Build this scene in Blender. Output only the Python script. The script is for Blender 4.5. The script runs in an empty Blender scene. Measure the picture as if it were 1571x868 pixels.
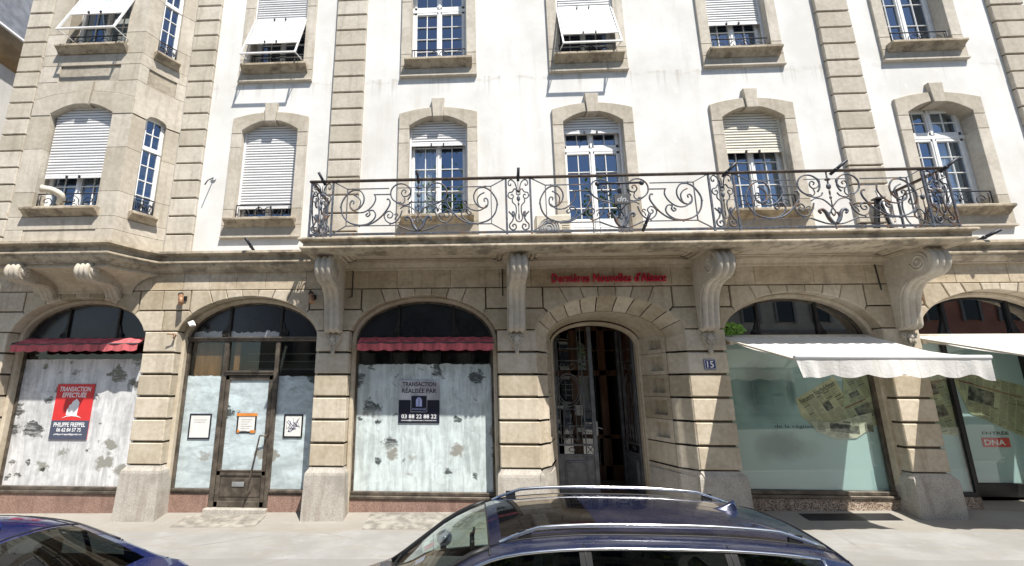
import bpy, bmesh, math, random
from mathutils import Vector, Matrix
random.seed(7)
S = bpy.context.scene
COL = S.collection
R = math.radians
PI = math.pi

# ------------------------------------------------------------------ camera, light, exposure
cam_d = bpy.data.cameras.new("camera"); cam = bpy.data.objects.new("camera", cam_d); COL.objects.link(cam)
yaw, pitch, roll = -0.0519655, 0.220239, 0.000965
cy_, sy_, cp_, sp_ = math.cos(yaw), math.sin(yaw), math.cos(pitch), math.sin(pitch)
fwd = Vector((sy_*cp_, cy_*cp_, sp_)); rgt = Vector((cy_, -sy_, 0)); upv = rgt.cross(fwd)
r2 = rgt*math.cos(roll)+upv*math.sin(roll); u2 = upv*math.cos(roll)-rgt*math.sin(roll)
cam.matrix_world = Matrix(((r2.x, u2.x, -fwd.x, 0), (r2.y, u2.y, -fwd.y, -9.3), (r2.z, u2.z, -fwd.z, 2.5), (0, 0, 0, 1)))
cam_d.sensor_width = 36; cam_d.lens = 700/1571*36; cam_d.shift_x = (785.5-686.5)/1571
cam_d.clip_start = 0.05; cam_d.clip_end = 3000
S.camera = cam

SUN_TAN, SUN_S = 0.68, 2.0                      # sideways and downward travel per metre of depth
sd = Vector((-SUN_TAN, 1.0, -SUN_S)).normalized()
sun_d = bpy.data.lights.new("sun", 'SUN'); sun = bpy.data.objects.new("sun", sun_d); COL.objects.link(sun)
sun.rotation_euler = sd.to_track_quat('-Z', 'Y').to_euler()
sun_d.energy = 5.0; sun_d.angle = R(0.5); sun_d.color = (1.0, 0.955, 0.88)
sun.location = (20, -30, 60)
W = bpy.data.worlds.new("World"); S.world = W; W.use_nodes = True
wn = W.node_tree.nodes; wn.clear()
sky = wn.new('ShaderNodeTexSky'); sky.sky_type = 'NISHITA'; sky.sun_disc = False
sky.sun_elevation = math.asin(-sd.z); sky.sun_rotation = math.atan2(-sd.x, -sd.y)
sky.altitude = 150; sky.air_density = 1.0; sky.dust_density = 0.8; sky.ozone_density = 1.0
bg = wn.new('ShaderNodeBackground'); bg.inputs[1].default_value = 0.098
wo = wn.new('ShaderNodeOutputWorld')
W.node_tree.links.new(sky.outputs[0], bg.inputs[0]); W.node_tree.links.new(bg.outputs[0], wo.inputs[0])
S.view_settings.view_transform = 'Standard'; S.view_settings.look = 'None'
S.view_settings.exposure = 0.68; S.view_settings.gamma = 1.0
S.view_settings.use_curve_mapping = False
S.render.engine = 'CYCLES'
S.cycles.max_bounces = 8; S.cycles.transparent_max_bounces = 16; S.cycles.diffuse_bounces = 6

# ------------------------------------------------------------------ mesh helpers
def F0(u, d, w): return (u, d, w)

class MB:
    def __init__(s): s.v = []; s.f = []; s.m = []; s.sm = []
    def add(s, vs, fs, mi=0, smooth=False):
        o = len(s.v); s.v += [tuple(v) for v in vs]
        for f in fs: s.f.append([o+i for i in f]); s.m.append(mi); s.sm.append(smooth)
    def box(s, x0, x1, y0, y1, z0, z1, mi=0, bev=0.0):
        if x0 > x1: x0, x1 = x1, x0
        if y0 > y1: y0, y1 = y1, y0
        if z0 > z1: z0, z1 = z1, z0
        b = min(bev, (x1-x0)/3, (y1-y0)/3, (z1-z0)/3)
        if b <= 0:
            v = [(x, y, z) for z in (z0, z1) for y in (y0, y1) for x in (x0, x1)]
            s.add(v, [(0,1,3,2),(4,6,7,5),(0,4,5,1),(2,3,7,6),(0,2,6,4),(1,5,7,3)], mi); return
        rings = []
        for z, i in ((z0, b), (z0+b, 0), (z1-b, 0), (z1, b)):
            rings.append([(x0+i+ (b if i==0 else 0)*0, y0+i, z), (x1-i, y0+i, z), (x1-i, y1-i, z), (x0+i, y1-i, z)])
        # chamfer vertical edges too
        R8 = []
        for q, (z, i) in zip(rings, ((z0, b), (z0+b, 0), (z1-b, 0), (z1, b))):
            a0, a1, c0, c1 = x0+i, x1-i, y0+i, y1-i
            k = b if i == 0 else b*0.5
            R8.append([(a0+k, c0, z), (a1-k, c0, z), (a1, c0+k, z), (a1, c1-k, z), (a1-k, c1, z), (a0+k, c1, z), (a0, c1-k, z), (a0, c0+k, z)])
        s.loft(R8, True, mi, caps=True)
    def loft(s, rings, closed=True, mi=0, smooth=False, caps=False):
        n = len(rings[0]); vs = [p for r in rings for p in r]; fs = []
        for i in range(len(rings)-1):
            for j in range(n if closed else n-1):
                k = (j+1) % n
                fs.append((i*n+j, i*n+k, (i+1)*n+k, (i+1)*n+j))
        s.add(vs, fs, mi, smooth)
        if caps:
            o = len(s.v)-len(vs)
            s.f.append([o+j for j in range(n)][::-1]); s.m.append(mi); s.sm.append(False)
            s.f.append([o+(len(rings)-1)*n+j for j in range(n)]); s.m.append(mi); s.sm.append(False)
    def prism(s, poly, d0, d1, bev=0.0, mi=0, f=F0, back=False):
        """poly in (u,w); front face at depth d0, back at d1, chamfered front edge."""
        a = sum(poly[i][0]*poly[(i+1) % len(poly)][1]-poly[(i+1) % len(poly)][0]*poly[i][1] for i in range(len(poly)))
        if a < 0: poly = poly[::-1]
        n = len(poly)
        rings = [[f(u, d1, w) for u, w in poly]]
        if bev > 0:
            ins = []
            for i in range(n):
                p0, p1, p2 = Vector(poly[i-1]), Vector(poly[i]), Vector(poly[(i+1) % n])
                e1 = (p1-p0); e2 = (p2-p1)
                if e1.length < 1e-6: e1 = e2
                if e2.length < 1e-6: e2 = e1
                e1 = e1.normalized(); e2 = e2.normalized()
                n1 = Vector((-e1.y, e1.x)); n2 = Vector((-e2.y, e2.x))
                m = n1+n2
                m = n1 if m.length < 1e-6 else m.normalized()
                k = bev/max(0.4, m.dot(n1))
                ins.append(p1+m*k)
            rings.append([f(u, d0+bev*(1 if d1 > d0 else -1), w) for u, w in poly])
            rings.append([f(p.x, d0, p.y) for p in ins])
        else:
            rings.append([f(u, d0, w) for u, w in poly])
        s.loft(rings, True, mi)
        o = len(s.v)-n
        s.f.append([o+j for j in range(n)]); s.m.append(mi); s.sm.append(False)
        if back:
            o2 = len(s.v)-n*len(rings)
            s.f.append([o2+j for j in range(n)][::-1]); s.m.append(mi); s.sm.append(False)
    def rect(s, u0, u1, w0, w1, d0, d1, bev=0.0, mi=0, f=F0, nu=1):
        bot = [(u0+(u1-u0)*i/nu, w0) for i in range(nu+1)]; top = [(u1-(u1-u0)*i/nu, w1) for i in range(nu+1)]
        s.prism(bot+top, d0, d1, bev, mi, f)
    def tube(s, pts, r, n=6, closed=False, mi=0, caps=True):
        pts = [Vector(p) for p in pts]; N = len(pts)
        if N < 2: return
        rings = []; up = None
        for i in range(N):
            if closed: t = pts[(i+1) % N]-pts[i-1]
            else: t = pts[min(i+1, N-1)]-pts[max(i-1, 0)]
            if t.length < 1e-9: t = Vector((0, 0, 1))
            t.normalize()
            if up is None:
                up = Vector((0, 1, 0)) if abs(t.y) < 0.9 else Vector((0, 0, 1))
            a = (up-t*up.dot(t))
            if a.length < 1e-5: a = Vector((1, 0, 0))-t*t.x
            a.normalize(); b = t.cross(a); up = a
            rr = r[i] if isinstance(r, (list, tuple)) else r
            rings.append([pts[i]+a*rr*math.cos(2*PI*k/n)+b*rr*math.sin(2*PI*k/n) for k in range(n)])
        if closed: rings.append(rings[0])
        s.loft(rings, True, mi, True, caps and not closed)
    def bar(s, p0, p1, w, h=None, mi=0):
        p0, p1 = Vector(p0), Vector(p1); t = (p1-p0).normalized(); h = h or w
        u = Vector((0, 1, 0)) if abs(t.y) < 0.9 else Vector((0, 0, 1))
        a = (u-t*u.dot(t)).normalized(); b = t.cross(a)
        s.loft([[p+a*w/2*i+b*h/2*j for i, j in ((-1, -1), (1, -1), (1, 1), (-1, 1))] for p in (p0, p1)], True, mi, False, True)
    def disc(s, c, rx, ry, axis='y', n=16, th=0.01, mi=0):
        r0 = []; r1 = []
        for k in range(n):
            a, b = rx*math.cos(2*PI*k/n), ry*math.sin(2*PI*k/n)
            if axis == 'y': r0.append((c[0]+a, c[1], c[2]+b)); r1.append((c[0]+a, c[1]+th, c[2]+b))
            elif axis == 'x': r0.append((c[0], c[1]+a, c[2]+b)); r1.append((c[0]+th, c[1]+a, c[2]+b))
            else: r0.append((c[0]+a, c[1]+b, c[2])); r1.append((c[0]+a, c[1]+b, c[2]+th))
        s.loft([r0, r1], True, mi, False, True)
    def ball(s, c, rx, ry=None, rz=None, n=8, m=6, mi=0):
        ry = ry or rx; rz = rz or rx
        rings = []
        for i in range(m+1):
            t = PI*i/m; q = max(math.sin(t), 1e-3)
            rings.append([(c[0]+rx*q*math.cos(2*PI*k/n), c[1]+ry*q*math.sin(2*PI*k/n), c[2]-rz*math.cos(t)) for k in range(n)])
        s.loft(rings, True, mi, True, False)
    def build(s, name, mats, parent=None, base=False, label=None, cat=None, group=None, kind=None, origin=None):
        if not isinstance(mats, (list, tuple)): mats = [mats]
        xs = [v[0] for v in s.v]; ys = [v[1] for v in s.v]; zs = [v[2] for v in s.v]
        o = Vector(((min(xs)+max(xs))/2, (min(ys)+max(ys))/2, min(zs) if base or parent is None else (min(zs)+max(zs))/2))
        if origin is not None: o = Vector(origin)
        me = bpy.data.meshes.new(name)
        me.from_pydata([(v[0]-o.x, v[1]-o.y, v[2]-o.z) for v in s.v], [], s.f)
        for m in mats: me.materials.append(m)
        me.polygons.foreach_set('material_index', s.m); me.polygons.foreach_set('use_smooth', s.sm)
        bm = bmesh.new(); bm.from_mesh(me); bmesh.ops.recalc_face_normals(bm, faces=bm.faces); bm.to_mesh(me); bm.free()
        me.update()
        ob = bpy.data.objects.new(name, me); COL.objects.link(ob)
        if parent is not None:
            ob.parent = parent; ob.location = o-wloc(parent)
        else: ob.location = o
        return tag(ob, label, cat, group, kind)

def wloc(o):
    l = Vector(o.location)
    while o.parent is not None: o = o.parent; l += o.location
    return l
def tag(ob, label=None, cat=None, group=None, kind=None):
    if label: ob['label'] = label
    if cat: ob['category'] = cat
    if group: ob['group'] = group
    if kind: ob['kind'] = kind
    return ob
def empty(name, loc, label, cat, group=None):
    o = bpy.data.objects.new(name, None); COL.objects.link(o); o.location = loc; o.empty_display_size = .2
    return tag(o, label, cat, group)

def sweep_plan(mb, path, prof, mi=0, smooth=False):
    """path of (x,y) left to right (outside is -y side); prof of (offset outward, z)."""
    n = len(path); P = [Vector(p) for p in path]; nor = []
    for i in range(n):
        e1 = (P[i]-P[i-1]).normalized() if i > 0 else None
        e2 = (P[i+1]-P[i]).normalized() if i < n-1 else None
        e1 = e1 or e2; e2 = e2 or e1
        n1 = Vector((e1.y, -e1.x)); n2 = Vector((e2.y, -e2.x)); m = (n1+n2).normalized()
        nor.append(m/max(.5, m.dot(n1)))
    rings = [[(P[i].x+nor[i].x*o, P[i].y+nor[i].y*o, z) for o, z in prof] for i in range(n)]
    mb.loft(rings, True, mi, smooth, True)

def spline(pts, k=6, closed=False):
    P = [Vector(p) for p in pts]; n = len(P); out = []
    rng = range(n if closed else n-1)
    for i in rng:
        if closed: p0, p1, p2, p3 = P[i-1], P[i], P[(i+1) % n], P[(i+2) % n]
        else: p0, p1, p2, p3 = P[max(i-1, 0)], P[i], P[i+1], P[min(i+2, n-1)]
        for j in range(k):
            t = j/k
            out.append(0.5*((2*p1)+(p2-p0)*t+(2*p0-5*p1+4*p2-p3)*t*t+(3*p1-p0-3*p2+p3)*t**3))
    if not closed: out.append(P[-1])
    return out
def spiral(cx, cz, r0, r1, a0, turns, n=None):
    n = n or max(8, int(abs(turns)*16))
    return [(cx+(r0+(r1-r0)*i/n)*math.cos(a0+2*PI*turns*i/n), cz+(r0+(r1-r0)*i/n)*math.sin(a0+2*PI*turns*i/n)) for i in range(n+1)]

# ------------------------------------------------------------------ materials
class NT:
    def __init__(s, name):
        s.m = bpy.data.materials.new(name); s.m.use_nodes = True; s.t = s.m.node_tree; s.t.nodes.clear()
        s.out = s.n('ShaderNodeOutputMaterial')
    def n(s, t, **kw):
        x = s.t.nodes.new(t)
        for k, v in kw.items(): setattr(x, k, v)
        return x
    def l(s, a, b): s.t.links.new(a, b)
    def setv(s, sock, v):
        if hasattr(v, 'is_output') or isinstance(v, bpy.types.NodeSocket): s.l(v, sock)
        else:
            if isinstance(v, (tuple, list)) and len(v) == 3 and sock.type == 'RGBA': v = (*v, 1)
            sock.default_value = v
    def pos(s, scale=(1, 1, 1), obj=False):
        if obj: o = s.n('ShaderNodeTexCoord').outputs['Object']
        else: o = s.n('ShaderNodeNewGeometry').outputs['Position']
        mp = s.n('ShaderNodeMapping'); s.l(o, mp.inputs[0]); mp.inputs['Scale'].default_value = scale
        return mp.outputs[0]
    def noise(s, vec, scale, detail=4, rough=.55, dist=0):
        x = s.n('ShaderNodeTexNoise'); s.l(vec, x.inputs['Vector'])
        x.inputs['Scale'].default_value = scale; x.inputs['Detail'].default_value = detail
        x.inputs['Roughness'].default_value = rough; x.inputs['Distortion'].default_value = dist
        return x.outputs['Fac']
    def math(s, op, a, b=None, c=None, clamp=False):
        x = s.n('ShaderNodeMath', operation=op); x.use_clamp = clamp
        s.setv(x.inputs[0], a)
        if b is not None: s.setv(x.inputs[1], b)
        if c is not None: s.setv(x.inputs[2], c)
        return x.outputs[0]
    def ramp(s, fac, a, b, lo=0., hi=1.):
        x = s.n('ShaderNodeMapRange'); s.l(fac, x.inputs[0]); x.inputs[1].default_value = a; x.inputs[2].default_value = b
        x.inputs[3].default_value = lo; x.inputs[4].default_value = hi; x.interpolation_type = 'SMOOTHSTEP'
        return x.outputs[0]
    def mix(s, fac, a, b, blend='MIX'):
        x = s.n('ShaderNodeMix', data_type='RGBA', blend_type=blend)
        s.setv(x.inputs[0], fac); s.setv(x.inputs[6], a); s.setv(x.inputs[7], b)
        return x.outputs[2]
    def bsdf(s, col, rough=.8, metal=0., bump=None, bs=.3, bd=.01, spec=.3, coat=0., sheen=0.):
        p = s.n('ShaderNodeBsdfPrincipled'); s.setv(p.inputs['Base Color'], col); s.setv(p.inputs['Roughness'], rough)
        p.inputs['Metallic'].default_value = metal; p.inputs['Specular IOR Level'].default_value = spec
        p.inputs['Coat Weight'].default_value = coat; p.inputs['Coat Roughness'].default_value = .03
        if bump is not None:
            b = s.n('ShaderNodeBump'); b.inputs['Strength'].default_value = bs; b.inputs['Distance'].default_value = bd
            s.l(bump, b.inputs['Height']); s.l(b.outputs[0], p.inputs['Normal'])
        return p.outputs[0]
    def glass(s, ior=1.6, tint=(.9, .93, .92), gl=(1, 1, 1), rough=0.0, wav=0.0):
        # Schlick reflectance that is the same from both sides of the sheet
        ge = s.n('ShaderNodeNewGeometry'); dt = s.n('ShaderNodeVectorMath', operation='DOT_PRODUCT'); s.l(ge.outputs['Normal'], dt.inputs[0]); s.l(ge.outputs['Incoming'], dt.inputs[1])
        ct = s.math('ABSOLUTE', dt.outputs['Value']); f0 = ((ior-1)/(ior+1))**2
        fac = s.math('MULTIPLY_ADD', s.math('POWER', s.math('SUBTRACT', 1, ct, clamp=True), 5), 1-f0, f0)
        g = s.n('ShaderNodeBsdfGlossy'); g.inputs['Roughness'].default_value = rough; g.inputs[0].default_value = (*gl, 1)
        if wav:
            b = s.n('ShaderNodeBump'); b.inputs['Strength'].default_value = wav; b.inputs['Distance'].default_value = .02
            s.l(s.noise(s.pos(), 1.6, 1), b.inputs['Height']); s.l(b.outputs[0], g.inputs['Normal'])
        t = s.n('ShaderNodeBsdfTransparent'); t.inputs[0].default_value = (*tint, 1)
        x = s.n('ShaderNodeMixShader'); s.l(fac, x.inputs[0]); s.l(t.outputs[0], x.inputs[1]); s.l(g.outputs[0], x.inputs[2])
        return x.outputs[0]
    def mixs(s, fac, a, b):
        x = s.n('ShaderNodeMixShader'); s.setv(x.inputs[0], fac); s.l(a, x.inputs[1]); s.l(b, x.inputs[2]); return x.outputs[0]
    def done(s, sh): s.l(sh, s.out.inputs[0]); return s.m

def stone_mat(name, c0, c1, isl=.2, grain=50, bumps=.25, streak=.25, dirt=(.09, .075, .06), dirt_amt=.0, obj=False):
    t = NT(name); p = t.pos(obj=obj)
    a = t.noise(p, 1.3, 6, .6); b = t.noise(p, 11, 4); st = t.noise(t.pos((7, 7, .55), obj), 1, 4, .6)
    g = t.noise(p, grain, 3, .7)
    f = t.math('ADD', t.math('MULTIPLY', a, .6), t.math('MULTIPLY', b, .4))
    col = t.mix(t.ramp(f, .35, .65), c0, c1)
    rnd = t.n('ShaderNodeNewGeometry').outputs['Random Per Island']
    h = t.n('ShaderNodeHueSaturation'); t.l(col, h.inputs['Color'])
    t.l(t.math('MULTIPLY_ADD', rnd, isl, 1-isl*.55), h.inputs['Value'])
    t.l(t.math('MULTIPLY_ADD', rnd, -.25, 1.12), h.inputs['Saturation'])
    col = t.mix(t.math('MULTIPLY', t.ramp(st, .5, .72), streak), h.outputs[0], (c0[0]*.55, c0[1]*.52, c0[2]*.5))
    col = t.mix(t.math('MULTIPLY', t.ramp(g, .55, .75), .22), col, (c0[0]*.5, c0[1]*.5, c0[2]*.5))
    if dirt_amt:
        col = t.mix(t.math('MULTIPLY', t.ramp(t.noise(t.pos((2.5, 2.5, 5), obj), 1, 6, .7), .46, .62), dirt_amt), col, dirt)
    bp = t.math('ADD', t.math('MULTIPLY', g, .6), b)
    return t.done(t.bsdf(col, .88, bump=bp, bs=bumps, bd=.012, spec=.2))

M = {}
M['stone'] = stone_mat('sandstone', (.385, .322, .232), (.53, .464, .365), .38)
M['stone_weathered'] = stone_mat('weathered sandstone', (.36, .30, .215), (.50, .435, .335), .1, dirt_amt=.6, streak=.5)
M['stone_upper'] = stone_mat('pale sandstone', (.42, .375, .305), (.555, .505, .425), .24, streak=.35)
M['joint'] = stone_mat('mortar joint', (.10, .085, .065), (.17, .15, .12), 0, streak=.1)
M['roughcast'] = stone_mat('roughcast', (.30, .26, .20), (.46, .41, .33), 0, grain=38, bumps=1.0, streak=.15)

def plaster():
    t = NT('white plaster'); p = t.pos()
    a = t.noise(p, .55, 7, .62); b = t.noise(t.pos((3, 3, .35)), 1, 5, .65); g = t.noise(p, 120, 3, .6); c = t.noise(p, 5, 5, .6)
    col = t.mix(t.ramp(a, .38, .66), (.735, .725, .70), (.63, .615, .58))
    col = t.mix(t.math('MULTIPLY', t.ramp(b, .50, .72), .38), col, (.56, .53, .48))
    col = t.mix(t.math('MULTIPLY', t.ramp(c, .60, .72), .25), col, (.86, .85, .83))
    # a worn horizontal repair line in the render between the floors
    sep = t.n('ShaderNodeSeparateXYZ'); t.l(t.pos(), sep.inputs[0])
    zz = t.math('ADD', sep.outputs[2], t.math('MULTIPLY', t.noise(t.pos((2, 2, 2)), 1.2, 4), .3))
    line = t.math('SUBTRACT', 1, t.ramp(t.math('ABSOLUTE', t.math('SUBTRACT', zz, 9.62)), .0, .07))
    col = t.mix(t.math('MULTIPLY', t.math('MULTIPLY', line, t.ramp(c, .4, .6)), .45), col, (.50, .47, .42))
    runs = t.ramp(t.noise(t.pos((9, 9, .25)), 1, 3, .5), .55, .70)
    bel = t.math('MULTIPLY', t.ramp(sep.outputs[2], 8.9, 9.5), t.math('LESS_THAN', sep.outputs[2], 9.56))
    col = t.mix(t.math('MULTIPLY', t.math('MULTIPLY', runs, bel), .5), col, (.42, .39, .34))
    return t.done(t.bsdf(col, .92, bump=t.math('ADD', g, t.math('MULTIPLY', c, .8)), bs=.18, bd=.01, spec=.15))
M['plaster'] = plaster()

def granite(name, c0, c1, c2, sc=90):
    t = NT(name); p = t.pos(); v = t.n('ShaderNodeTexVoronoi'); t.l(p, v.inputs[0]); v.inputs['Scale'].default_value = sc
    sp = t.n('ShaderNodeSeparateColor'); t.l(v.outputs['Color'], sp.inputs[0])
    col = t.mix(t.ramp(sp.outputs[0], .2, .8), c0, c1)
    col = t.mix(t.math('GREATER_THAN', sp.outputs[1], .8), col, c2)
    a = t.noise(p, 2.2, 6, .65)
    col = t.mix(t.math('MULTIPLY', t.ramp(a, .45, .7), .65), col, (c0[0]*.6, c0[1]*.6, c0[2]*.6))
    b = t.noise(t.pos((6, 6, .8)), 1, 4)
    col = t.mix(t.math('MULTIPLY', t.ramp(b, .50, .72), .5), col, (c0[0]*.5, c0[1]*.43, c0[2]*.4))
    return t.done(t.bsdf(col, .75, bump=sp.outputs[0], bs=.15, bd=.004))
M['granite'] = granite('grey granite', (.40, .365, .315), (.49, .46, .41), (.25, .23, .205), 150)
M['pink_granite'] = granite('pinkish granite', (.25, .155, .12), (.34, .225, .18), (.14, .09, .075), 110)
M['brown_granite'] = granite('speckled brown granite', (.26, .19, .14), (.50, .41, .33), (.07, .055, .045), 70)

def simple(name, col, rough=.5, metal=0, var=.15, scale=6, coat=0, spec=.4, bump=0, obj=False, streak=False):
    t = NT(name); p = t.pos((5, 5, .8) if streak else (1, 1, 1), obj)
    a = t.noise(p, scale if not streak else 1.5, 5, .6)
    c = t.mix(t.ramp(a, .35, .68), tuple(x*(1-var) for x in col), tuple(min(1, x*(1+var)) for x in col))
    return t.done(t.bsdf(c, rough, metal, bump=a if bump else None, bs=bump, bd=.01, spec=spec, coat=coat))
M['pvc'] = simple('white window paint', (.80, .80, .79), .4, var=.06)
def blindm(name, col):
    t = NT(name); rnd = t.n('ShaderNodeNewGeometry').outputs['Random Per Island']
    a = t.noise(t.pos((2, 2, 9)), 2, 5, .65)
    c = t.mix(rnd, tuple(x*.86 for x in col), col); c = t.mix(t.math('MULTIPLY', t.ramp(a, .5, .75), .35), c, tuple(x*.7 for x in col))
    return t.done(t.bsdf(c, .5))
M['blind'] = blindm('white roller slats', (.80, .80, .80))
M['blind_cream'] = simple('cream roller slats', (.74, .70, .60), .5, var=.05, scale=3)
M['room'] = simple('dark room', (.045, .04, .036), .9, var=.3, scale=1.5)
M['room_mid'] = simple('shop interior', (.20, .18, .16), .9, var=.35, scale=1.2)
M['bronze'] = simple('weathered bronze frame', (.115, .095, .075), .45, .35, var=.4, scale=5)
M['black_frame'] = simple('black painted frame', (.012, .012, .013), .35, var=.2)
M['black'] = simple('black plastic', (.015, .015, .016), .5, var=.2)
M['rubber'] = simple('tyre rubber', (.02, .02, .02), .85)
M['chrome'] = simple('brushed chrome', (.75, .76, .78), .16, 1.0, var=.03)
M['dark_grey'] = simple('dark grey', (.06, .06, .065), .6)
M['grey_metal'] = simple('grey galvanised metal', (.35, .36, .37), .45, .5, var=.15)
M['white_metal'] = simple('white lacquered metal', (.78, .78, .77), .35, var=.05)
M['cream_metal'] = simple('cream lacquered metal', (.62, .57, .47), .5, var=.08)
M['copper'] = simple('copper lamp housing', (.34, .19, .11), .5, .3, var=.3)
M['wood'] = simple('dark varnished oak', (.13, .062, .032), .4, var=.45, scale=4, streak=True)
M['orange_wood'] = simple('orange brown board', (.30, .14, .055), .6, var=.25, streak=True)
M['paper'] = simple('white paper', (.70, .69, .66), .8, var=.06, scale=9)
M['tape'] = simple('orange tape', (.62, .22, .04), .6, var=.1)
M['red_fab'] = simple('faded red awning cloth', (.50, .11, .12), .85, var=.32, scale=4, streak=True)
def awn():
    t = NT('white awning cloth'); p = t.pos()
    a = t.noise(t.pos((9, .6, .6)), 1, 5, .6); b = t.noise(p, 2.2, 6, .65); g = t.noise(p, 26, 3)
    c = t.mix(t.ramp(b, .4, .7), (.80, .79, .77), (.70, .68, .64)); c = t.mix(t.math('MULTIPLY', t.ramp(a, .50, .75), .45), c, (.52, .49, .43)); sx = t.n('ShaderNodeSeparateXYZ'); t.l(p, sx.inputs[0]); fr_ = t.math('FRACT', t.math('DIVIDE', sx.outputs[0], .57)); c = t.mix(t.math('MULTIPLY', t.math('LESS_THAN', fr_, .028), .4), c, (.45, .43, .40))
    tr = t.n('ShaderNodeBsdfTranslucent'); tr.inputs[0].default_value = (.72, .68, .60, 1)
    return t.done(t.mixs(.22, t.bsdf(c, .9, bump=t.math('ADD', g, b), bs=.35, bd=.02, spec=.1), tr.outputs[0]))
M['white_fab'] = awn()
M['poster_red'] = simple('red print', (.62, .035, .035), .45, var=.05)
M['poster_grey'] = simple('slate print', (.07, .08, .12), .45, var=.05)
M['poster_dark'] = simple('midnight print', (.016, .017, .032), .35, var=.1)
M['poster_silver'] = simple('silver print', (.46, .45, .48), .35, var=.3, scale=2.2)
M['print_white'] = simple('white ink', (.82, .82, .82), .5, var=.02)
M['print_black'] = simple('black ink', (.015, .015, .018), .6, var=.02)
M['print_lilac'] = simple('lilac ink', (.42, .45, .72), .5, var=.1)
M['sign_red'] = simple('red sign letters', (.50, .02, .055), .35, var=.08)
M['plate_blue'] = simple('enamel blue', (.015, .03, .14), .2, var=.1, coat=.5)
M['tile'] = simple('grey zinc roof', (.22, .225, .24), .5, .2, var=.2, scale=3)
M['cornice_wood'] = simple('tan eave boards', (.36, .26, .15), .7, var=.2, scale=3)

def iron():
    t = NT('wrought iron'); p = t.pos()
    a = t.noise(p, 7, 5, .7)
    col = t.mix(t.ramp(a, .50, .66), (.075, .087, .110), (.17, .09, .04))
    col = t.mix(t.math('MULTIPLY', t.ramp(t.noise(p, 19, 3), .45, .62), .5), col, (.18, .19, .21))
    return t.done(t.bsdf(col, .55, .3, bump=a, bs=.3, bd=.004))
M['iron'] = iron()
M['iron_top'] = simple('rusted handrail', (.055, .038, .03), .6, .2, var=.5, scale=9)
M['iron_dark'] = simple('dark iron', (.03, .032, .042), .5, .3, var=.35, scale=8)
M['gate'] = simple('grey painted gate iron', (.12, .125, .135), .5, .2, var=.25, scale=5)

def gl(name, **k):
    t = NT(name); return t.done(t.glass(**k))
M['pane'] = gl('window glass', ior=3.0, tint=(.7, .75, .75), gl=(.60, .76, 1.0), wav=.05)
M['shopglass'] = gl('shop glass', ior=1.75, tint=(.93, .96, .95))
M['lunette_clear'] = gl('lunette glass', ior=2.9, tint=(.25, .27, .28), wav=.03)
M['car_glass'] = gl('car glass', ior=1.5, tint=(.62, .70, .66))
M['car_glass_dark'] = gl('tinted car glass', ior=1.55, tint=(.07, .08, .085))

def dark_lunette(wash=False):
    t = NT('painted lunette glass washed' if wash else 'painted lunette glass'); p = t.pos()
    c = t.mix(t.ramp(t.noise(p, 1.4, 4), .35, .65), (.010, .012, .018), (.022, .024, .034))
    if wash:
        sep = t.n('ShaderNodeSeparateXYZ'); t.l(t.pos(), sep.inputs[0])
        e = t.math('ADD', sep.outputs[2], t.math('MULTIPLY', t.noise(t.pos((1.6, 1, 1)), 2.2, 5, .7), .34))
        w = t.math('LESS_THAN', e, 3.80)
        xm = t.math('LESS_THAN', sep.outputs[0], -4.12)
        c = t.mix(t.math('MULTIPLY', w, xm), c, (.45, .46, .46))
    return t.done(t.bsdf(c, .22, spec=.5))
M['lunette'] = dark_lunette(); M['lunette_wash'] = dark_lunette(True)

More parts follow.
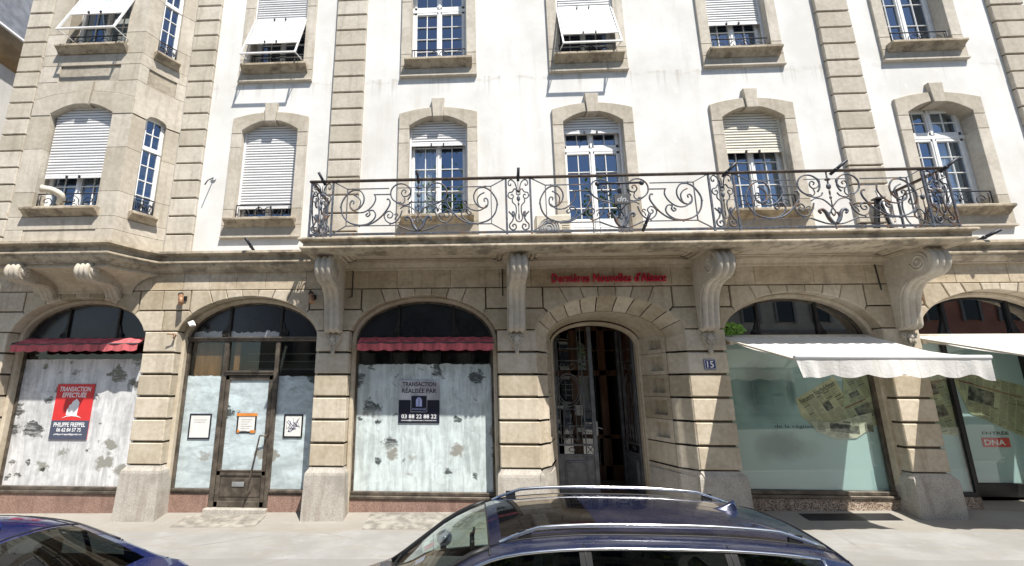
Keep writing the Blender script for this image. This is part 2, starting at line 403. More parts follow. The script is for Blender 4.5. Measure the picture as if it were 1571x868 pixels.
def whitewash(name, ztop, tone=(.80, .83, .83), dark=(.05, .045, .04), thr=.61, seed=0., edge=.12, sheer=.55, vert=True):
    """brushed whitewash on a shop pane, rubbed away in blots, clear glass above ztop"""
    t = NT(name); sep = t.n('ShaderNodeSeparateXYZ'); t.l(t.pos(), sep.inputs[0])
    mp = t.n('ShaderNodeMapping'); t.l(t.n('ShaderNodeNewGeometry').outputs['Position'], mp.inputs[0]); mp.inputs['Location'].default_value = (seed, seed*.7, seed*1.3)
    p = mp.outputs[0]
    mp2 = t.n('ShaderNodeMapping'); t.l(p, mp2.inputs[0]); mp2.inputs['Scale'].default_value = (9, 9, 1.2) if vert else (2.0, 2.0, 6)
    st = t.noise(mp2.outputs[0], 1, 6, .65, .6); st2 = t.noise(p, 3.2, 6, .7, 1.2)
    col = t.mix(t.ramp(t.math('ADD', t.math('MULTIPLY', st, .6), t.math('MULTIPLY', st2, .4)), .34, .64), tuple(x*.55 for x in tone), tone)
    cloud = t.ramp(t.noise(p, 1.5, 5, .6, 1.0), .44, .68)
    col = t.mix(t.math('MULTIPLY', cloud, .30), col, tuple(x*.55 for x in tone))
    mp3 = t.n('ShaderNodeMapping'); t.l(p, mp3.inputs[0]); mp3.inputs['Scale'].default_value = (3, 3, 22)
    # hand sized rubbed blots: random cells of a distorted voronoi
    def blots(scale, keep, rad, dist, off):
        q = t.n('ShaderNodeVectorMath', operation='ADD'); t.l(p, q.inputs[0])
        nz = t.n('ShaderNodeTexNoise'); t.l(p, nz.inputs['Vector']); nz.inputs['Scale'].default_value = 6; nz.inputs['Detail'].default_value = 5; nz.inputs['Roughness'].default_value = .65
        ms = t.n('ShaderNodeVectorMath', operation='SCALE'); t.l(nz.outputs['Color'], ms.inputs[0]); ms.inputs['Scale'].default_value = dist; t.l(ms.outputs[0], q.inputs[1])
        fl = t.n('ShaderNodeMapping'); t.l(q.outputs[0], fl.inputs[0]); fl.inputs['Scale'].default_value = (1, 0, 1.25); fl.inputs['Location'].default_value = (off, 0, off)
        v = t.n('ShaderNodeTexVoronoi'); t.l(fl.outputs[0], v.inputs[0]); v.inputs['Scale'].default_value = scale; v.inputs['Randomness'].default_value = .9
        sc = t.n('ShaderNodeSeparateColor'); t.l(v.outputs['Color'], sc.inputs[0])
        r = t.math('MULTIPLY', t.ramp(sc.outputs[0], keep, 1.0), rad)
        d = t.math('SUBTRACT', v.outputs['Distance'], r)
        return t.ramp(d, -.15, .03, 1., 0.), sc.outputs[1]
    b1, k1 = blots(2.3, thr, .58, .55, .0)
    b2, k2 = blots(5.5, thr+.12, .50, .30, 3.3)
    lowz = t.ramp(t.math('ADD', sep.outputs[2], t.math('MULTIPLY', k1, .8)), 1.9, 2.15, 1., 0.)
    col = t.mix(t.math('MULTIPLY', b1, lowz), col, (.27, .265, .235))
    hole = t.math('MAXIMUM', t.math('MULTIPLY', b1, t.math('SUBTRACT', 1, lowz)), t.math('MULTIPLY', b2, t.math('GREATER_THAN', k2, .35)))
    hole = t.math('MULTIPLY', hole, t.ramp(t.noise(mp3.outputs[0], 1, 5, .7), .30, .52, .2, .9))
    thin = t.math('MULTIPLY', t.ramp(st2, .52, .72), .0)
    e = t.math('ADD', sep.outputs[2], t.math('MULTIPLY', t.math('SUBTRACT', t.noise(t.pos((1.5, 1.5, 1)), 1.7, 5, .7), .5), edge*3))
    paint = t.math('MULTIPLY', t.ramp(e, ztop-.006, ztop+.006, 1., 0.), t.math('SUBTRACT', 1, hole))
    d = t.bsdf(col, .35, spec=.5)
    g = t.glass(1.5, (.8, .83, .82))
    return t.done(t.mixs(paint, g, d))
M['wash_a'] = whitewash('whitewash with blots', 2.93, (.66, .74, .74), seed=3.0, edge=.06, thr=.44)
M['wash_b'] = whitewash('whitewash brushed', 2.68, (.60, .69, .71), seed=9.1, thr=.86, edge=.05, vert=False)
M['wash_c'] = whitewash('whitewash and lining paper', 3.05, (.72, .72, .72), seed=17.3, edge=.03, thr=.46)

def aqua():
    t = NT('aqua printed film'); p = t.pos()
    sep = t.n('ShaderNodeSeparateXYZ'); t.l(p, sep.inputs[0])
    c = t.mix(t.ramp(sep.outputs[0], 5.3, 7.9), (.36, .475, .46), (.46, .60, .60))
    def blob(cx, cz, rx, rz, ed=.5):
        a = t.math('DIVIDE', t.math('SUBTRACT', sep.outputs[0], cx), rx); b = t.math('DIVIDE', t.math('SUBTRACT', sep.outputs[2], cz), rz)
        d = t.math('SQRT', t.math('ADD', t.math('MULTIPLY', a, a), t.math('MULTIPLY', b, b)))
        d = t.math('ADD', d, t.math('MULTIPLY', t.math('SUBTRACT', t.noise(p, 5, 3), .5), .5))
        return t.ramp(d, 1-ed, 1+ed*.4, 1., 0.)
    c = t.mix(t.math('MULTIPLY', blob(5.88, 2.42, .52, .66, .7), .8), c, (.04, .075, .075))     # hair
    c = t.mix(t.math('MULTIPLY', blob(6.05, 2.18, .34, .42, .8), .75), c, (.27, .38, .36))       # turned face
    c = t.mix(t.math('MULTIPLY', blob(6.42, 2.40, .09, .42, .8), .6), c, (.06, .10, .10))       # lock of hair
    c = t.mix(t.math('MULTIPLY', blob(6.14, 2.32, .13, .04, .8), .6), c, (.08, .12, .12))
    c = t.mix(t.math('MULTIPLY', blob(5.82, 2.26, .10, .035, .8), .4), c, (.12, .17, .17))
    c = t.mix(t.math('MULTIPLY', blob(6.05, 1.35, .45, .30, .6), .75), c, (.10, .16, .16))
    c = t.mix(t.math('MULTIPLY', blob(5.75, 1.30, .25, .30, .6), .6), c, (.20, .27, .25))
    c = t.mix(t.math('MULTIPLY', blob(6.5, 1.3, .35, .2, .6), .35), c, (.20, .25, .20))
    return t.done(t.bsdf(c, .5, spec=.2))
M['aqua'] = aqua()
M['news'] = simple('yellowed newsprint', (.60, .56, .36), .8, var=.12, scale=3); M['news2'] = simple('greenish newsprint', (.47, .49, .30), .8, var=.12, scale=3); M['news3'] = simple('pale newsprint', (.62, .60, .47), .8, var=.12, scale=3)

def pavement():
    t = NT('pale pavement'); p = t.pos()
    a = t.noise(p, .9, 7, .65); b = t.noise(t.pos((.8, 3.5, 1)), 1.3, 5, .6, .6); g = t.noise(p, 60, 4, .7); c = t.noise(p, 5, 5, .6)
    col = t.mix(t.ramp(a, .36, .66), (.255, .25, .235), (.325, .32, .308))
    col = t.mix(t.math('MULTIPLY', t.ramp(b, .48, .70), .6), col, (.26, .235, .20))
    col = t.mix(t.math('MULTIPLY', t.ramp(c, .58, .75), .4), col, (.39, .385, .375))
    v = t.n('ShaderNodeTexVoronoi', feature='DISTANCE_TO_EDGE'); t.l(t.pos((.55, .8, 1)), v.inputs[0]); v.inputs['Scale'].default_value = .5
    cr = t.ramp(t.math('ADD', v.outputs['Distance'], t.math('MULTIPLY', c, .02)), .012, .018, 1., 0.)
    col = t.mix(t.math('MULTIPLY', t.math('MULTIPLY', cr, t.ramp(a, .45, .6)), .45), col, (.15, .14, .125))
    pt = t.n('ShaderNodeTexVoronoi'); t.l(t.pos((.45, .7, 1)), pt.inputs[0]); pt.inputs['Scale'].default_value = 1.1
    ps = t.n('ShaderNodeSeparateColor'); t.l(pt.outputs['Color'], ps.inputs[0])
    col = t.mix(t.math('MULTIPLY', t.math('GREATER_THAN', ps.outputs[0], .7), .22), col, (.23, .215, .19))
    col = t.mix(t.math('MULTIPLY', t.ramp(g, .6, .72), .3), col, (.2, .18, .16))
    v2 = t.n('ShaderNodeTexVoronoi'); t.l(p, v2.inputs[0]); v2.inputs['Scale'].default_value = 3.2
    s2 = t.n('ShaderNodeSeparateColor'); t.l(v2.outputs['Color'], s2.inputs[0])
    gum = t.math('MULTIPLY', t.ramp(v2.outputs['Distance'], .045, .07, 1., 0.), t.math('GREATER_THAN', s2.outputs[0], .72))
    col = t.mix(t.math('MULTIPLY', gum, .55), col, (.13, .12, .11))
    # long resurfaced strips along the kerb with their own tone
    sp = t.n('ShaderNodeSeparateXYZ'); t.l(p, sp.inputs[0])
    wob = t.math('MULTIPLY', t.noise(p, .7, 3), .25)
    strip = t.ramp(t.math('ADD', sp.outputs[1], wob), -1.83, -1.80)
    col = t.mix(t.math('MULTIPLY', strip, .0), col, col)
    low = t.ramp(t.math('ADD', sp.outputs[1], wob), -1.80, -1.83)
    col = t.mix(t.math('MULTIPLY', low, .6), col, (.225, .215, .20))
    near = t.ramp(t.math('ADD', sp.outputs[1], t.math('MULTIPLY', wob, 1.5)), -.50, -.47)
    col = t.mix(t.math('MULTIPLY', near, .45), col, (.29, .255, .205))
    return t.done(t.bsdf(col, .9, bump=t.math('ADD', g, c), bs=.25, bd=.01, spec=.2))
M['pavement'] = pavement()
M['asphalt'] = simple('asphalt', (.17, .16, .145), .9, var=.3, scale=30, bump=.3)
M['kerb'] = granite('kerb granite', (.30, .28, .25), (.36, .34, .31), (.24, .23, .21), 150)
def leafm():
    t = NT('leaf'); p = t.pos(); rnd = t.n('ShaderNodeNewGeometry').outputs['Random Per Island']
    c = t.mix(rnd, (.045, .085, .02), (.10, .16, .035))
    tr = t.n('ShaderNodeBsdfTranslucent'); t.l(t.mix(rnd, (.10, .20, .02), (.22, .34, .05)), tr.inputs[0])
    return t.done(t.mixs(.5, t.bsdf(c, .7), tr.outputs[0]))
M['leaf'] = leafm(); M['leaf_bright'] = simple('bright leaf', (.22, .42, .06), .6, var=.45, scale=25)
M['bark'] = simple('bark', (.10, .075, .055), .9, var=.3)
M['opp_wall'] = simple('ochre stone across the street', (.50, .45, .37), .9, var=.12, scale=1)
M['opp_red'] = simple('red render across the street', (.50, .22, .15), .9, var=.12, scale=1)
M['opp_glass'] = simple('far window', (.03, .035, .04), .15)
M['seat'] = simple('charcoal seat cloth', (.03, .03, .032), .9, var=.2)

def paint(name, col, coat=1.0):
    t = NT(name); fl = t.n('ShaderNodeTexVoronoi'); t.l(t.pos(obj=True), fl.inputs[0]); fl.inputs['Scale'].default_value = 700
    sp = t.n('ShaderNodeSeparateColor'); t.l(fl.outputs['Color'], sp.inputs[0])
    c = t.mix(t.math('MULTIPLY', sp.outputs[0], .5), col, tuple(min(1, x*2.2) for x in col))
    dust = t.ramp(t.noise(t.pos(obj=True), 3, 5, .65), .4, .75)
    c = t.mix(t.math('MULTIPLY', dust, .10), c, (.25, .22, .19))
    return t.done(t.bsdf(c, t.math('MULTIPLY_ADD', dust, .12, .24), .35, spec=.5, coat=coat))
M['navy'] = paint('navy car paint', (.006, .010, .034)); M['blue'] = paint('royal blue car paint', (.006, .013, .085))

def text_part(body, W_, H_, cx, z0, y, mat, parent, name='lettering', ext=.002, bold=0.0, shear=0.0, rot=0.0, spacing=1.0):
    c = bpy.data.curves.new(name, 'FONT'); c.body = body; c.align_x = 'CENTER'; c.extrude = .04; c.offset = bold; c.shear = shear; c.resolution_u = 3
    c.space_character = spacing
    tmp = bpy.data.objects.new('tmp', c); COL.objects.link(tmp)
    bpy.context.view_layer.update()
    me = bpy.data.meshes.new_from_object(tmp.evaluated_get(bpy.context.evaluated_depsgraph_get()))
    COL.objects.unlink(tmp); bpy.data.objects.remove(tmp); bpy.data.curves.remove(c)
    xs = [v.co.x for v in me.vertices]; ys = [v.co.y for v in me.vertices]
    sx = W_/(max(xs)-min(xs)); sz = H_/(max(ys)-min(ys)); mx = (max(xs)+min(xs))/2; my = min(ys)
    for v in me.vertices:
        a, b = (v.co.x-mx)*sx, (v.co.y-my)*sz-H_/2
        a, b = a*math.cos(rot)-b*math.sin(rot), a*math.sin(rot)+b*math.cos(rot)
        v.co = (a, -v.co.z/.04*ext, b)
    me.materials.clear(); me.materials.append(mat); me.name = name
    ob = bpy.data.objects.new(name, me); COL.objects.link(ob)
    l = Vector((cx, y, z0+H_/2))
    if parent is not None: ob.parent = parent; ob.location = l-wloc(parent)
    else: ob.location = l
    return ob
# ------------------------------------------------------------------ ground
def gz(x, y):                                     # the pavement climbs gently to the right and lifts against the wall
    return .017*x+.03+.17*min(max(y+.15, 0), .45)
def ground_sheet(name, x0, x1, y0, y1, nx, ny, dz, mat, label=None):
    mb = MB()
    rows = [[(x0+(x1-x0)*i/nx, y0+(y1-y0)*j/ny, gz(x0+(x1-x0)*i/nx, y0+(y1-y0)*j/ny)+dz) for i in range(nx+1)] for j in range(ny+1)]
    mb.loft(rows, False)
    return mb.build(name, mat, None, kind='structure', label=label, origin=(0, (y0+y1)/2, 0))
ground_sheet('ground', -400, 400, -400, 400, 40, 40, -.35, M['asphalt'])
ground_sheet('pavement', -26, 26, -3.7, 1.0, 52, 32, 0, M['pavement'])
mb = MB()
for i in range(26):
    x = -26+2*i
    mb.loft([[(x+.005, y, gz(x, -3)+z) for y, z in ((-3.705, -.3), (-4.0, -.3), (-4.0, -.02), (-3.98, .001), (-3.705, .004))],
             [(x+1.995, y, gz(x+2, -3)+z) for y, z in ((-3.705, -.3), (-4.0, -.3), (-4.0, -.02), (-3.98, .001), (-3.705, .004))]], True, 0, False, True)
mb.build('kerb', M['kerb'], None, kind='structure', origin=(0, -3.85, 0))
ground_sheet('road', -60, 60, -16, -4.0, 60, 12, -.06, M['asphalt'])

# ------------------------------------------------------------------ the building
B = empty('apartment_building', (2.77, 0, 0), 'long white plaster and sandstone building with arched shop windows and a wrought iron balcony', 'building')
A_, SP, RI = 1.52, 3.42, .92                      # half width, spring height and rise of the shop arches
CZ = [.94+.4435*k for k in range(9)]              # joints of the ground floor courses
ARCH = [-8.42, -4.70, -.99, 2.777, 6.515, 10.20]
PIER = [(-10.62, -9.93), (-6.886, -6.19), (-3.19, -2.51), (.533, 1.308), (4.247, 5.013), (8.015, 8.687), (11.72, 12.4)]
BAYC = [-8.41, -4.69, -.99, 2.777, 6.515, 10.20]
def ell(z): 
    q = (z-SP)/RI
    return A_*math.sqrt(max(0, 1-q*q))
def ellz(x, a=A_, r=RI, s=SP): return s+r*math.sqrt(max(0, 1-(x/a)**2))
# piers: coursed stones with open grooves, granite plinth
for xa, xb in PIER:
    door_l, door_r = abs(xb-1.308) < .01, abs(xa-4.247) < .01
    pm = MB()
    for k in range(6):
        z0, z1 = CZ[k]+.022, CZ[k+1]-.022
        if k == 5: z1 = CZ[6]-.012
        jx = random.uniform(-.004, .004)
        pm.rect(xa+jx, xb+jx, z0, z1, random.uniform(-.004, .004), .30, .016)
    pm.box(xa+.045, xb-.045, .05, .55, .85, CZ[6], 1)
    pier = pm.build('stone_pier', [M['stone'], M['joint']], B)
    q = MB(); rg = []
    for z, e in ((-.45, .085), (.80, .055), (.845, .045), (.90, .005), (.935, -.012)):
        rg.append([(xa-e, -e-.005, z), (xb+e, -e-.005, z), (xb+e, .5, z), (xa-e, .5, z)])
    q.loft(rg, True, 0, False, True)
    q.build('plinth', M['granite'], pier)
# course stones over the piers and arches
def arch_pts(c, x0, x1, n=8, a=A_, r=RI, s=SP): return [(c+x0+(x1-x0)*i/n, ellz(x0+(x1-x0)*i/n, a, r, s)) for i in range(n+1)]
sm = MB(); g = .014
for k, (xa, xb) in enumerate(PIER):
    cl = BAYC[k-1] if k > 0 else None; cr = BAYC[k] if k < len(BAYC) else None
    z6, z7, z8 = CZ[6]+.012, CZ[7], CZ[8]
    le = [(cl+ell(z), z) for z in (z6, z6+.12, z6+.24, 3.96)] + [(cl+1.3, z7-g)] if cl is not None else [(xa-.3, z6), (xa-.3, z7-g)]
    re = [(cr-ell(z), z) for z in (z6, z6+.12, z6+.24, 3.96)] + [(cr-1.3, z7-g)] if cr is not None else [(xb+.3, z6), (xb+.3, z7-g)]
    mid = (xa+xb)/2
    sm.prism([(mid-g/2, z6), (mid-g/2, z7-g)]+[(x+g*.0, z) for x, z in le[::-1]], 0, .24, .012)
    sm.prism([(mid+g/2, z7-g), (mid+g/2, z6)]+re, .002, .24, .012)
    l = (cl+1.3+g if cl is not None else xa-.3); r_ = (cr-1.3-g if cr is not None else xb+.3)
    sm.rect(l, mid-.06-g/2, z7+g, z8-g, .0, .24, .012); sm.rect(mid-.06+g/2, r_, z7+g, z8-g, .001, .24, .012)
for bi, c in enumerate(BAYC):
    if bi == 3: continue
    z8 = CZ[8]-g
    for sgn in (-1, 1):
        for (ta, tb, ba, bb) in ((.18, .54, .165, .48), (.54, .90, .48, .80)):
            P_ = [(ta+g/2, z8), (tb-g/2, z8)]+[(bb-g/2-(bb-ba-g)*i/6, ellz(bb-g/2-(bb-ba-g)*i/6)) for i in range(7)]
            sm.prism([(c+sgn*u, w) for u, w in P_], random.uniform(-.003, .003), .24, .012)
        P_ = [(.90+g/2, z8), (1.3-g, z8), (1.3-g, CZ[7]+g), (1.235, ellz(1.235))]+[(1.235-(1.235-.80-g/2)*i/8, ellz(1.235-(1.235-.80-g/2)*i/8)) for i in range(1, 9)]
        sm.prism([(c+sgn*u, w) for u, w in P_], random.uniform(-.003, .003), .24, .012)
    P_ = [(-.18+g/2, z8), (.18-g/2, z8)]+[(.165-.33*i/6, ellz(.165-.33*i/6)) for i in range(7)]
    sm.prism([(c+u, w) for u, w in P_], -.004, .24, .012)
# above the door: stones down to the cove
DC, DA, DS, DR = 2.777, 1.47, 3.50, .775
for sgn in (-1, 1):
    for (ta, tb, ba, bb) in ((.18, .54, .165, .46), (.54, .95, .46, .80), ):
        P_ = [(ta+g/2, CZ[8]-g), (tb-g/2, CZ[8]-g)]+[(bb-g/2-(bb-ba-g)*i/6, ellz(bb-g/2-(bb-ba-g)*i/6, DA, DR, DS)) for i in range(7)]
        sm.prism([(DC+sgn*u, w) for u, w in P_], random.uniform(-.003, .003), .24, .012)
    P_ = [(.95+g/2, CZ[8]-g), (1.3-g, CZ[8]-g), (1.3-g, CZ[7]+g), (1.18, ellz(1.18, DA, DR, DS))]+[(1.18-.38*i/8, ellz(1.18-.38*i/8, DA, DR, DS)) for i in range(1, 9)]
    sm.prism([(DC+sgn*u, w) for u, w in P_], 0, .24, .012)
P_ = [(-.18+g/2, CZ[8]-g), (.18-g/2, CZ[8]-g)]+[(.165-.33*i/6, ellz(.165-.33*i/6, DA, DR, DS)) for i in range(7)]
sm.prism([(DC+u, w) for u, w in P_], -.002, .24, .012)
sm.build('arch_stones', M['stone'], B)
# dark mortar bed behind the open joints (cut round the openings)
bm_ = MB()
for k in range(len(PIER)):
    cl = BAYC[k-1] if k > 0 else None; cr = BAYC[k] if k < len(BAYC) else None
    xa, xb = PIER[k]
    L = [((cl+ell(z)+.05) if cl is not None else xa-.4, z) for z in [3.55+.04*i for i in range(20)]]
    Rr = [((cr-ell(z)-.05) if cr is not None else xb+.4, z) for z in [3.55+.04*i for i in range(20)]]
    for i in range(19):
        bm_.add([(L[i][0], .05, L[i][1]), (Rr[i][0], .05, Rr[i][1]), (Rr[i+1][0], .05, Rr[i+1][1]), (L[i+1][0], .05, L[i+1][1])], [(0, 1, 2, 3)])
bm_.box(-11, 13.2, .05, .08, 4.36, 5.3)
bm_.build('mortar_bed', M['joint'], B)
# frieze blocks between the arches and the cornice
M['stone_frieze'] = stone_mat('frieze sandstone', (.44, .36, .255), (.57, .49, .37), .16, dirt_amt=.25, streak=.3)
fm = MB()
fx = [-11.0, -10.62, -9.93, -9.2, -8.42, -7.6, -6.886, -6.19, -5.62, -5.02, -4.38, -3.5, -2.62, -1.55, -.42, .60, 1.25, 2.55, 2.95, 4.1, 5.02, 5.75, 6.9, 7.9, 8.75, 9.6, 10.6, 11.4, 12.4, 13.2]
for a, b in zip(fx[:-1], fx[1:]):
    fm.rect(a+.003, b-.003, CZ[8]+.004, 4.90, .010+random.uniform(-.002, .002), .05, .004)
fm.build('frieze', M['stone_frieze'], B)

# arch mouldings, shop windows, stall risers
def arch_path(c, a, zs, r, zb, n=20):
    return [(c-a, zb), (c-a, zb+(zs-zb)*.5)]+[(c-a*math.cos(PI*i/n), zs+r*math.sin(PI*i/n)) for i in range(n+1)]+[(c+a, zb+(zs-zb)*.5), (c+a, zb)]
def arch_sweep(mb, c, a, zs, r, zb, prof, mi=0, n=24, smooth=False):
    """prof: list of (inset, y)"""
    rings = [[(x, y, z) for x, z in arch_path(c, a-i, zs, r-i, zb, n)] for i, y in prof]
    mb.loft(rings, False, mi, smooth)
M['mullion'] = simple('dark bronze mullion', (.035, .03, .026), .45, .3, var=.3, scale=8)
def shop_opening(c, zglass, lun_mat, glass_mat, riser_mat, muls, frame_mat, zt=3.40, label=None):
    am = MB()
    arch_sweep(am, c, A_-.002, SP, RI-.002, -.2, [(.0, .235), (.012, .225), (.055, .23), (.075, .25), (.078, .45)], 0, 24, False)
    am.build('arch_moulding', M['stone'], B)
    f = MB(); yb = .40; i0 = .065
    # frame: side posts, sill rail, transom, lunette rim, lunette mullions
    f.box(c-A_+.07, c-A_+.125, .36, .44, zglass-.02, 3.45); f.box(c+A_-.125, c+A_-.07, .36, .44, zglass-.02, 3.45)
    f.box(c-A_+.07, c+A_-.07, .28, .45, zglass-.11, zglass-.05, 0, .012); f.box(c-A_+.07, c+A_-.07, .33, .45, zglass-.05, zglass+.02, 0, .01)
    f.box(c-A_+.07, c+A_-.07, .34, .44, zt, zt+.075, 0, .01); f.box(c-A_+.07, c+A_-.07, .31, .34, zt+.06, zt+.085)
    arch_sweep(f, c, A_-.077, SP, RI-.077, 3.44, [(0, .44), (0, .385), (.045, .385), (.045, .44)])
    mus = []; f_keep = f
    for mx in muls:
        f = MB(); mus.append(f)
        zz = ellz(mx, A_-.08, RI-.08)
        f.box(c+mx-.026, c+mx+.026, .365, .44, zt+.07, zz, 0, .008)
        sg = 1 if mx > 0 else -1
        f.disc((c+mx+sg*.075, .37, zt+.16), .062, .062, 'y', 16, .05)
        f.tube([(c+mx+sg*.075+a, .365, zt+.16+b) for a, b in spiral(0, 0, .012, .055, 0, 1.6)], .008, 5)
        f.prism([(c+mx, zt+.07), (c+mx+sg*.15, zt+.07), (c+mx+sg*.03, zt+.42), (c+mx, zt+.45)], .385, .425)
    f = f_keep; fr = f.build('shop_window', frame_mat, B, label=label); [mu.build('lunette_mullion', M['mullion'], fr) for mu in mus]
    lg = MB(); arch = arch_path(c, A_-.10, SP, RI-.10, 3.45)
    lg.prism([p for p in arch], .415, .425, back=True)
    lg.build('lunette_pane', lun_mat, fr)
    if glass_mat is not None:
        pg = MB(); pg.box(c-A_+.11, c+A_-.11, .405, .413, zglass, 3.42); pg.build('pane', glass_mat, fr)
    rs = MB(); rs.box(c-A_+.06, c+A_-.06, .31, .5, -.3, zglass-.11, 0, .006); rs.build('stall_riser', riser_mat, fr)
    return fr
W1 = shop_opening(BAYC[0], .44, M['lunette'], M['wash_c'], M['pink_granite'], (-.56, .60), M['bronze'], label='shop window with lining paper and whitewash behind a red awning')
W3 = shop_opening(BAYC[2], .42, M['lunette'], M['wash_a'], M['pink_granite'], (-.56, .62), M['bronze'], label='blotted whitewashed shop window')
W4 = shop_opening(BAYC[4], .53, M['lunette_clear'], M['shopglass'], M['brown_granite'], (-.60, .58), M['bronze'], label='shop window with an aqua newspaper display')
# window 2 holds the shop door
c = BAYC[1]
am = MB(); arch_sweep(am, c, A_-.002, SP, RI-.002, -.2, [(.0, .235), (.012, .225), (.055, .23), (.075, .25), (.078, .45)]); am.build('arch_moulding', M['stone'], B)
f = MB(); zt = 3.42
xs = [c-A_+.07, -5.30, -4.16, c+A_-.07]
for x, w in ((xs[0], .06), (xs[1]-.02, .10), (xs[2]-.03, .10), (xs[3]-.06, .06)): f.box(x, x+w, .34, .45, .0 if .0 else .05, zt, 0, .012)
f.box(c-A_+.07, c+A_-.07, .32, .45, zt, zt+.085, 0, .014); f.box(c-A_+.07, c+A_-.07, .29, .33, zt+.06, zt+.09)
arch_sweep(f, c, A_-.077, SP, RI-.077, 3.44, [(0, .44), (0, .385), (.045, .385), (.045, .44)])
mus = []; f_keep = f
for mx in (-.57, .57):
    f = MB(); mus.append(f)
    f.box(c+mx-.026, c+mx+.026, .365, .44, zt+.07, ellz(mx, A_-.08, RI-.08), 0, .008); sg = 1 if mx > 0 else -1
    f.disc((c+mx+sg*.09*(1 if sg > 0 else -1)*sg, .372, zt+.18), .075, .075, 'y', 18, .05)
    f.tube([(c+mx+sg*.09+a, .366, zt+.18+b) for a, b in spiral(0, 0, .012, .06, 0, 1.8)], .009, 5)
    f.prism([(c+mx, zt+.07), (c+mx+sg*.17, zt+.07), (c+mx+sg*.03, zt+.45), (c+mx, zt+.48)], .385, .425)
f = f_keep
for a, b in ((xs[0], xs[1]), (xs[2]+.05, xs[3])):
    f.box(a+.04, b-.0, .29, .45, .40, .455, 0, .012); f.box(a+.04, b, .33, .45, .36, .40, 0, .008)
f.box(xs[1]+.06, xs[2]-.02, .32, .45, 2.70, 2.79, 0, .014); f.box(xs[1]+.06, xs[2]-.02, .30, .33, 2.76, 2.80)
W2 = f.build('shop_window', M['bronze'], B, label='shopfront with a central glazed door'); [mu.build('lunette_mullion', M['mullion'], W2) for mu in mus]
lg = MB(); lg.prism(arch_path(c, A_-.10, SP, RI-.10, 3.47), .415, .425, back=True); lg.build('lunette_pane', M['lunette_wash'], W2)
pg = MB()
pg.box(xs[0]+.05, xs[1]-.01, .405, .413, .45, 3.43); pg.box(xs[2]+.06, xs[3]-.05, .405, .413, .45, 3.43); pg.box(xs[1]+.07, xs[2]-.03, .405, .413, 2.78, 3.43)
pg.build('pane', M['wash_b'], W2)
rs = MB(); rs.box(xs[0]-.01, xs[1]-.02, .33, .5, -.3, .36, 0, .005); rs.build('stall_riser', M['pink_granite'], W2); rs = MB(); rs.box(xs[2]+.07, xs[3], .33, .5, -.3, .36, 0, .005); rs.build('stall_riser', M['pink_granite'], W2)
d = MB(); dx0, dx1 = xs[1]+.085, xs[2]-.035
for a, b, z0, z1 in ((dx0, dx0+.085, .11, 2.69), (dx1-.085, dx1, .11, 2.69), (dx0, dx1, 2.60, 2.69), (dx0, dx1, .70, .80), (dx0, dx1, .11, .22)): d.box(a, b, .36, .42, z0, z1, 0, .01)
d.box(dx0+.07, dx1-.07, .385, .41, .2, .72); d.box(dx0+.05, dx1-.05, .345, .37, .785, .815, 0, .006); d.box(dx0+.1, dx1-.1, .372, .39, .30, .66, 0, .01)
D = d.build('shop_door', M['bronze'], W2)
p_ = MB(); p_.box(dx0+.08, dx1-.08, .392, .40, .79, 2.61); p_.build('pane', M['wash_b'], W2)
h = MB(); h.box(-4.87, -4.62, .355, .372, .495, .585, 0, .01); h.box(-4.835, -4.655, .352, .356, .525, .56, 0, .003); h.build('letter_box', M['grey_metal'], W2)
h = MB(); h.tube([(-4.20, .36, 1.49), (-4.215, .27, 1.49), (-4.33, .25, 1.49), (-4.335, .25, 1.45), (-4.50, .25, .40), (-4.53, .26, .30)], .016, 8); h.tube([(-4.505, .25, .40), (-4.49, .36, .40)], .014, 8)
h.build('door_handle', M['bronze'], W2)
t_ = MB(); t_.box(-5.35, -4.08, .22, .5, -.2, .105, 0, .01); t_.build('threshold', M['granite'], W2)
# window 5: a shopfront whose door stands back
c = BAYC[5]
am = MB(); arch_sweep(am, c, A_-.002, SP, RI-.002, -.2, [(.0, .235), (.012, .225), (.055, .23), (.075, .25), (.078, .45)]); am.build('arch_moulding', M['stone'], B)
f = MB()
f.box(c-A_+.07, c+A_-.07, .34, .44, 3.40, 3.48, 0, .01)
arch_sweep(f, c, A_-.077, SP, RI-.077, 3.44, [(0, .44), (0, .385), (.045, .385), (.045, .44)])
for mx in (-.62, .62):
    f.box(c+mx-.03, c+mx+.03, .365, .44, 3.46, ellz(mx, A_-.08, RI-.08), 0, .008)
    sg = 1 if mx > 0 else -1
    f.prism([(c+mx, 3.47), (c+mx+sg*.17, 3.47), (c+mx+sg*.03, 3.85), (c+mx, 3.88)], .385, .425); f.prism([(c+mx, 3.47), (c+mx-sg*.10, 3.47), (c+mx-sg*.03, 3.62), (c+mx, 3.66)], .387, .423)
f.box(9.405, 9.435, .38, .46, .55, 3.42); f.box(8.75, 9.42, .36, .46, .47, .55, 0, .01); f.box(8.75, 8.80, .36, .46, .5, 3.42)
for x in (9.86,): f.box(x, x+.22, .98, 1.10, .2, 3.42, 0, .01)
f.box(10.05, 11.65, 1.0, 1.08, .34, .60, 0, .01); f.box(11.55, 11.66, .98, 1.10, .2, 3.42)
W5 = f.build('shop_window', M['black_frame'], B, label='shopfront with a recessed black framed entrance')
lg = MB(); lg.prism(arch_path(c, A_-.10, SP, RI-.10, 3.45), .415, .425, back=True); lg.build('lunette_pane', M['lunette_clear'], W5)
pg = MB(); pg.box(8.79, 9.41, .405, .413, .55, 3.42); pg.add([(9.43, .42, .3), (9.88, 1.02, .3), (9.88, 1.02, 3.42), (9.43, .42, 3.42)], [(0, 1, 2, 3)]); pg.box(10.06, 11.57, 1.03, 1.037, .58, 3.42); pg.build('pane', M['shopglass'], W5)
